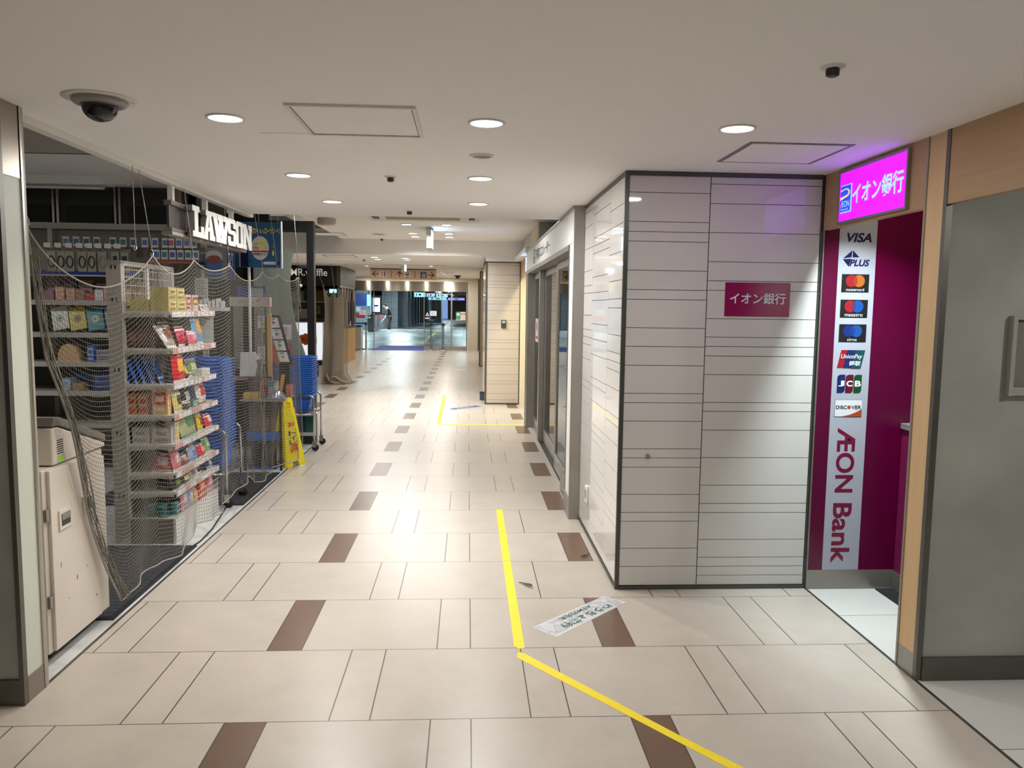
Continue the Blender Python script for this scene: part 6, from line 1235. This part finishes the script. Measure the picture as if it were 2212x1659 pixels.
fr = FS(47.16); MB().rect(fr, -6.128, -6.013, 1.646, 2.13, cm((196, 206, 190)), 0, .004).rect(fr, -6.013, -5.84, 1.75, 2.015, cm((150, 176, 196)), 0, .004).rect(fr, -5.875, -5.644, 1.646, 1.842, cm((206, 214, 220)), 0, .004).build('map_print', t)
t = thing('red_notice', 'red notice board under the blue station map', 'notice', (-5.2, 47.2, .9)); MB().box(-6.278, -5.713, 47.15, 47.19, 0.781, 1.07, cm((150, 30, 50))).build('board', t); MB().rect(FS(47.16), -6.22, -5.782, 0.989, 1.023, printwhite, 0, .004).rect(FS(47.16), -6.07, -5.84, 0.862, 0.897, cm((206, 150, 160)), 0, .004).build('text_lines', t)
t = thing('grey_notice', 'grey framed notice between the station map and red board', 'notice', (-5.2, 47.2, 1.2)); MB().box(-6.278, -5.967, 47.15, 47.19, 1.15, 1.45, cm((176, 186, 186))).build('sheet', t); MB().rect(FS(47.16), -6.243, -6.013, 1.289, 1.335, cm((60, 66, 70)), 0, .004).build('text_line', t)
t = thing('wall_advert', 'pale lit poster leaning beside the ticket gates', 'poster', (-5.05, 48.0, 1.1)); MB().box(-5.3, -4.85, 48.0, 48.06, 1.15, 2.05, mat('advert', (190, 206, 236), .4, emit=(.6, .75, 1), es=.5)).build('panel', t); MB().rect(FS(48.0), -5.2, -4.95, 1.5, 1.6, navy, 0, .004).build('lettering', t); MB().box(-5.32, -4.83, 48.06, 48.1, 1.1, 2.1, black).box(-5.1, -5.05, 48.06, 48.1, 0, 1.1, black).build('frame', t)
lit('vertical cyan lit sign beside the station map', -5.55, -5.37, 47.0, 1.52, 2.25, (.25, .8, 1), 1.2, False)
gy = cm((96, 96, 98))
for i in range(5):
    x = -4.72-.02*i; y = 43+i*1.7
    t = thing('ticket_gate', 'ticket gate number %d from the near end beside the walking person' % (i+1), 'ticket gate', (x, y, 0), 'ticket gates in the concourse')
    MB().box(x-.3 if i == 0 else x-.1, x+.1, y, y+.55, 0, .98 if i else 1.05, gy).build('cabinet', t, .02); MB().box(x-.1, x+.11, y-.02, y+.02, .98, 1.05, black).box(x+.1, x+.105, y, y+.5, .75, .95, cm((206, 60, 80))).build('reader', t)
# concourse lights; two are added to brighten the map wall and the pillar
for i, (x, y) in enumerate(((-2.5, 30), (1.5, 30), (-2.5, 38), (1.0, 40), (-5.6, 43.5), (0.5, 55), (-3.5, 47.5), (-1.5, 70), (-1.5, 88))):
    t = thing('strip_light', 'cool white strip light in the concourse ceiling, %s' % ('nearest left', 'nearest right', 'second left', 'second right', 'third left, added to light the map wall', 'fourth', 'one added near the walking person to light the pillar', 'fifth', 'farthest')[i], 'ceiling light', (x, y, 3.0), 'concourse strip lights')
    MB().box(x-.6, x+.6, y-.06, y+.06, 2.98, 3.0, mat('strip_glow', (220, 240, 255), .4, emit=(.7, .9, 1), es=2.5)).build('tube', t)
    ld = bpy.data.lights.new('strip_lamp', 'AREA'); ld.shape = 'RECTANGLE'; ld.size = 1.2; ld.size_y = .12; ld.energy = 80 if y < 35 else 420 if x < -3 else 140 if y < 45 else 220; ld.color = (.76, .93, 1.0)
    lo = bpy.data.objects.new('strip_lamp', ld); COL.objects.link(lo); lo.location = (x, y, 2.97); hang(lo, t)

# ------------------------------------------------------------------ the person walking in the concourse
def person():
    px, py = -4.02, 45.2
    root = thing('person', 'person in dark jacket and brown trousers bending forward with an umbrella', 'person', (px, py, 0))
    def skin(name, verts, edges, mats_, sub=2):
        me = bpy.data.meshes.new(name); me.from_pydata([(px+v[0], py+v[1], v[2]) for v, r in verts], edges, []); o = bpy.data.objects.new(name, me); COL.objects.link(o)
        md = o.modifiers.new('skin', 'SKIN'); me.skin_vertices.new() if not me.skin_vertices else None
        for i, (v, r) in enumerate(verts): me.skin_vertices[0].data[i].radius = (r, r) if not isinstance(r, tuple) else r
        me.skin_vertices[0].data[0].use_root = True
        sb = o.modifiers.new('subsurf', 'SUBSURF'); sb.levels = sb.render_levels = sub
        bpy.context.view_layer.update(); m2 = bpy.data.meshes.new_from_object(o.evaluated_get(bpy.context.evaluated_depsgraph_get()))
        bpy.data.objects.remove(o); bpy.data.meshes.remove(me)
        for p in m2.polygons: p.use_smooth = True
        m2.materials.clear(); m2.materials.append(mats_)
        o = bpy.data.objects.new(name, m2); COL.objects.link(o); hang(o, root); return o
    skin_m = mat('person_skin', (206, 166, 146), .5)
    # faces -X (towards the gates), torso leaning forward (-X)
    V = [((.10, 0, .90), .12), ((.05, 0, 1.08), .125), ((-.03, 0, 1.25), .13), ((-.08, 0, 1.36), .10), ((-.13, 0, 1.42), .055), ((-.18, 0, 1.46), .06),
         ((-.06, -.17, 1.33), .062), ((-.02, -.21, 1.10), .048), ((-.12, -.20, .92), .036), ((-.17, -.20, .85), .03),
         ((-.06, .17, 1.33), .062), ((-.02, .21, 1.10), .048), ((-.14, .20, .96), .036), ((-.20, .20, .90), .03),
         ((.10, -.09, .82), .095), ((.05, -.10, .48), .062), ((.11, -.10, .10), .042), ((.11, .09, .82), .095), ((.04, .10, .48), .062), ((-.03, .10, .10), .042)]
    E_ = [(0, 1), (1, 2), (2, 3), (3, 4), (4, 5), (3, 6), (6, 7), (7, 8), (8, 9), (3, 10), (10, 11), (11, 12), (12, 13), (0, 14), (14, 15), (15, 16), (0, 17), (17, 18), (18, 19)]
    skin('body', V, E_, skin_m)
    jk = mat('jacket_dark', (54, 62, 62), .7)
    skin('jacket', [((.10, 0, .90), .155), ((.05, 0, 1.08), .16), ((-.03, 0, 1.25), .165), ((-.08, 0, 1.36), .12), ((-.06, -.17, 1.33), .082), ((-.02, -.215, 1.10), .068), ((-.11, -.205, .95), .055), ((-.06, .17, 1.33), .082), ((-.02, .215, 1.10), .068), ((-.12, .205, .98), .055)], [(0, 1), (1, 2), (2, 3), (3, 4), (4, 5), (5, 6), (3, 7), (7, 8), (8, 9)], jk)
    tr = mat('trousers_brown', (58, 46, 34), .7)
    skin('trousers', [((.10, 0, .90), .135), ((.10, -.09, .80), .115), ((.05, -.10, .48), .088), ((.11, -.10, .08), .07), ((.11, .09, .80), .115), ((.04, .10, .48), .088), ((-.03, .10, .08), .07)], [(0, 1), (1, 2), (2, 3), (0, 4), (4, 5), (5, 6)], tr)
    skin('hood', [((-.03, 0, 1.40), .09), ((-.09, 0, 1.43), .10), ((-.13, 0, 1.42), .085)], [(0, 1), (1, 2)], mat('hood_white', (206, 210, 210), .8))
    hc = (px-.22, py, 1.56)
    MB().lathe([(.001, -.125), (.045, -.115), (.068, -.07), (.076, -.01), (.08, .04), (.07, .085), (.04, .112), (.001, .12)], hc, skin_m, 18).build('head', root)
    MB().lathe([(.001, .0), (.016, .006), (.02, .03), (.008, .05), (.001, .055)], (hc[0]-.092, hc[1], hc[2]-.035), skin_m, 8).box(hc[0]-.078, hc[0]-.07, hc[1]-.022, hc[1]+.022, hc[2]-.072, hc[2]-.064, cm((150, 80, 76))).build('nose_and_mouth', root)
    for s_ in (-1, 1):
        MB().lathe([(.001, -.009), (.009, 0), (.001, .009)], (hc[0]-.070, hc[1]+s_*.03, hc[2]+.0), cm((30, 26, 24)), 8).build('eye', root); MB().lathe([(.001, -.03), (.014, -.012), (.016, .012), (.001, .03)], (hc[0]+.005, hc[1]+s_*.078, hc[2]-.005), skin_m, 8).build('ear', root)
    MB().lathe([(.082, .005), (.09, .045), (.078, .1), (.045, .13), (.001, .138)], hc, mat('hair_black', (20, 18, 18), .6), 18).lathe([(.001, -.06), (.06, -.05), (.08, .01), (.06, .08), (.001, .1)], (hc[0]+.028, hc[1], hc[2]+.01), MATS['hair_black'], 16).build('hair', root)
    for hx, hy, hz in ((-.19, -.20, .82), (-.22, .20, .87)):
        m_ = MB(); m_.lathe([(.001, -.045), (.026, -.03), (.032, 0), (.024, .035), (.001, .045)], (px+hx, py+hy, hz), skin_m, 10)
        for k in range(4): m_.tube([(px+hx-.012, py+hy-.022+.015*k, hz-.03), (px+hx-.03, py+hy-.022+.015*k, hz-.055-.006*(k in (1, 2))), (px+hx-.015, py+hy-.022+.015*k, hz-.075)], .0085, skin_m, 6)
        m_.tube([(px+hx-.02, py+hy+.028, hz), (px+hx-.045, py+hy+.025, hz-.03)], .009, skin_m, 6); m_.build('hand', root)
    sw = cm((206, 206, 206))
    for x, y in ((.11, -.10), (-.03, .10)): MB().lathe([(.06, 0), (.062, .03), (.045, .07), (.04, .09)], (px+x, py+y, 0), sw, 12).box(px+x-.20, px+x, py+y-.045, py+y+.045, 0, .06, sw).build('shoe', root, .012)
    u = thing('umbrella', 'furled pale umbrella held low by the walking person', 'umbrella', (px-.25, py-.2, .3))
    a = Vector((px-.19, py-.215, .80)); b = Vector((px-.72, py-.215, .18))
    MB().cyl(a, b, .04, mat('umbrella_pale', (170, 196, 204), .4), .012, 12).build('canopy', u); MB().tube([a+(a-b)*.12, a], .012, white_m).build('handle', u); MB().tube([b, b+(b-a)*.08], .006, steel_l).build('tip', u)
person()
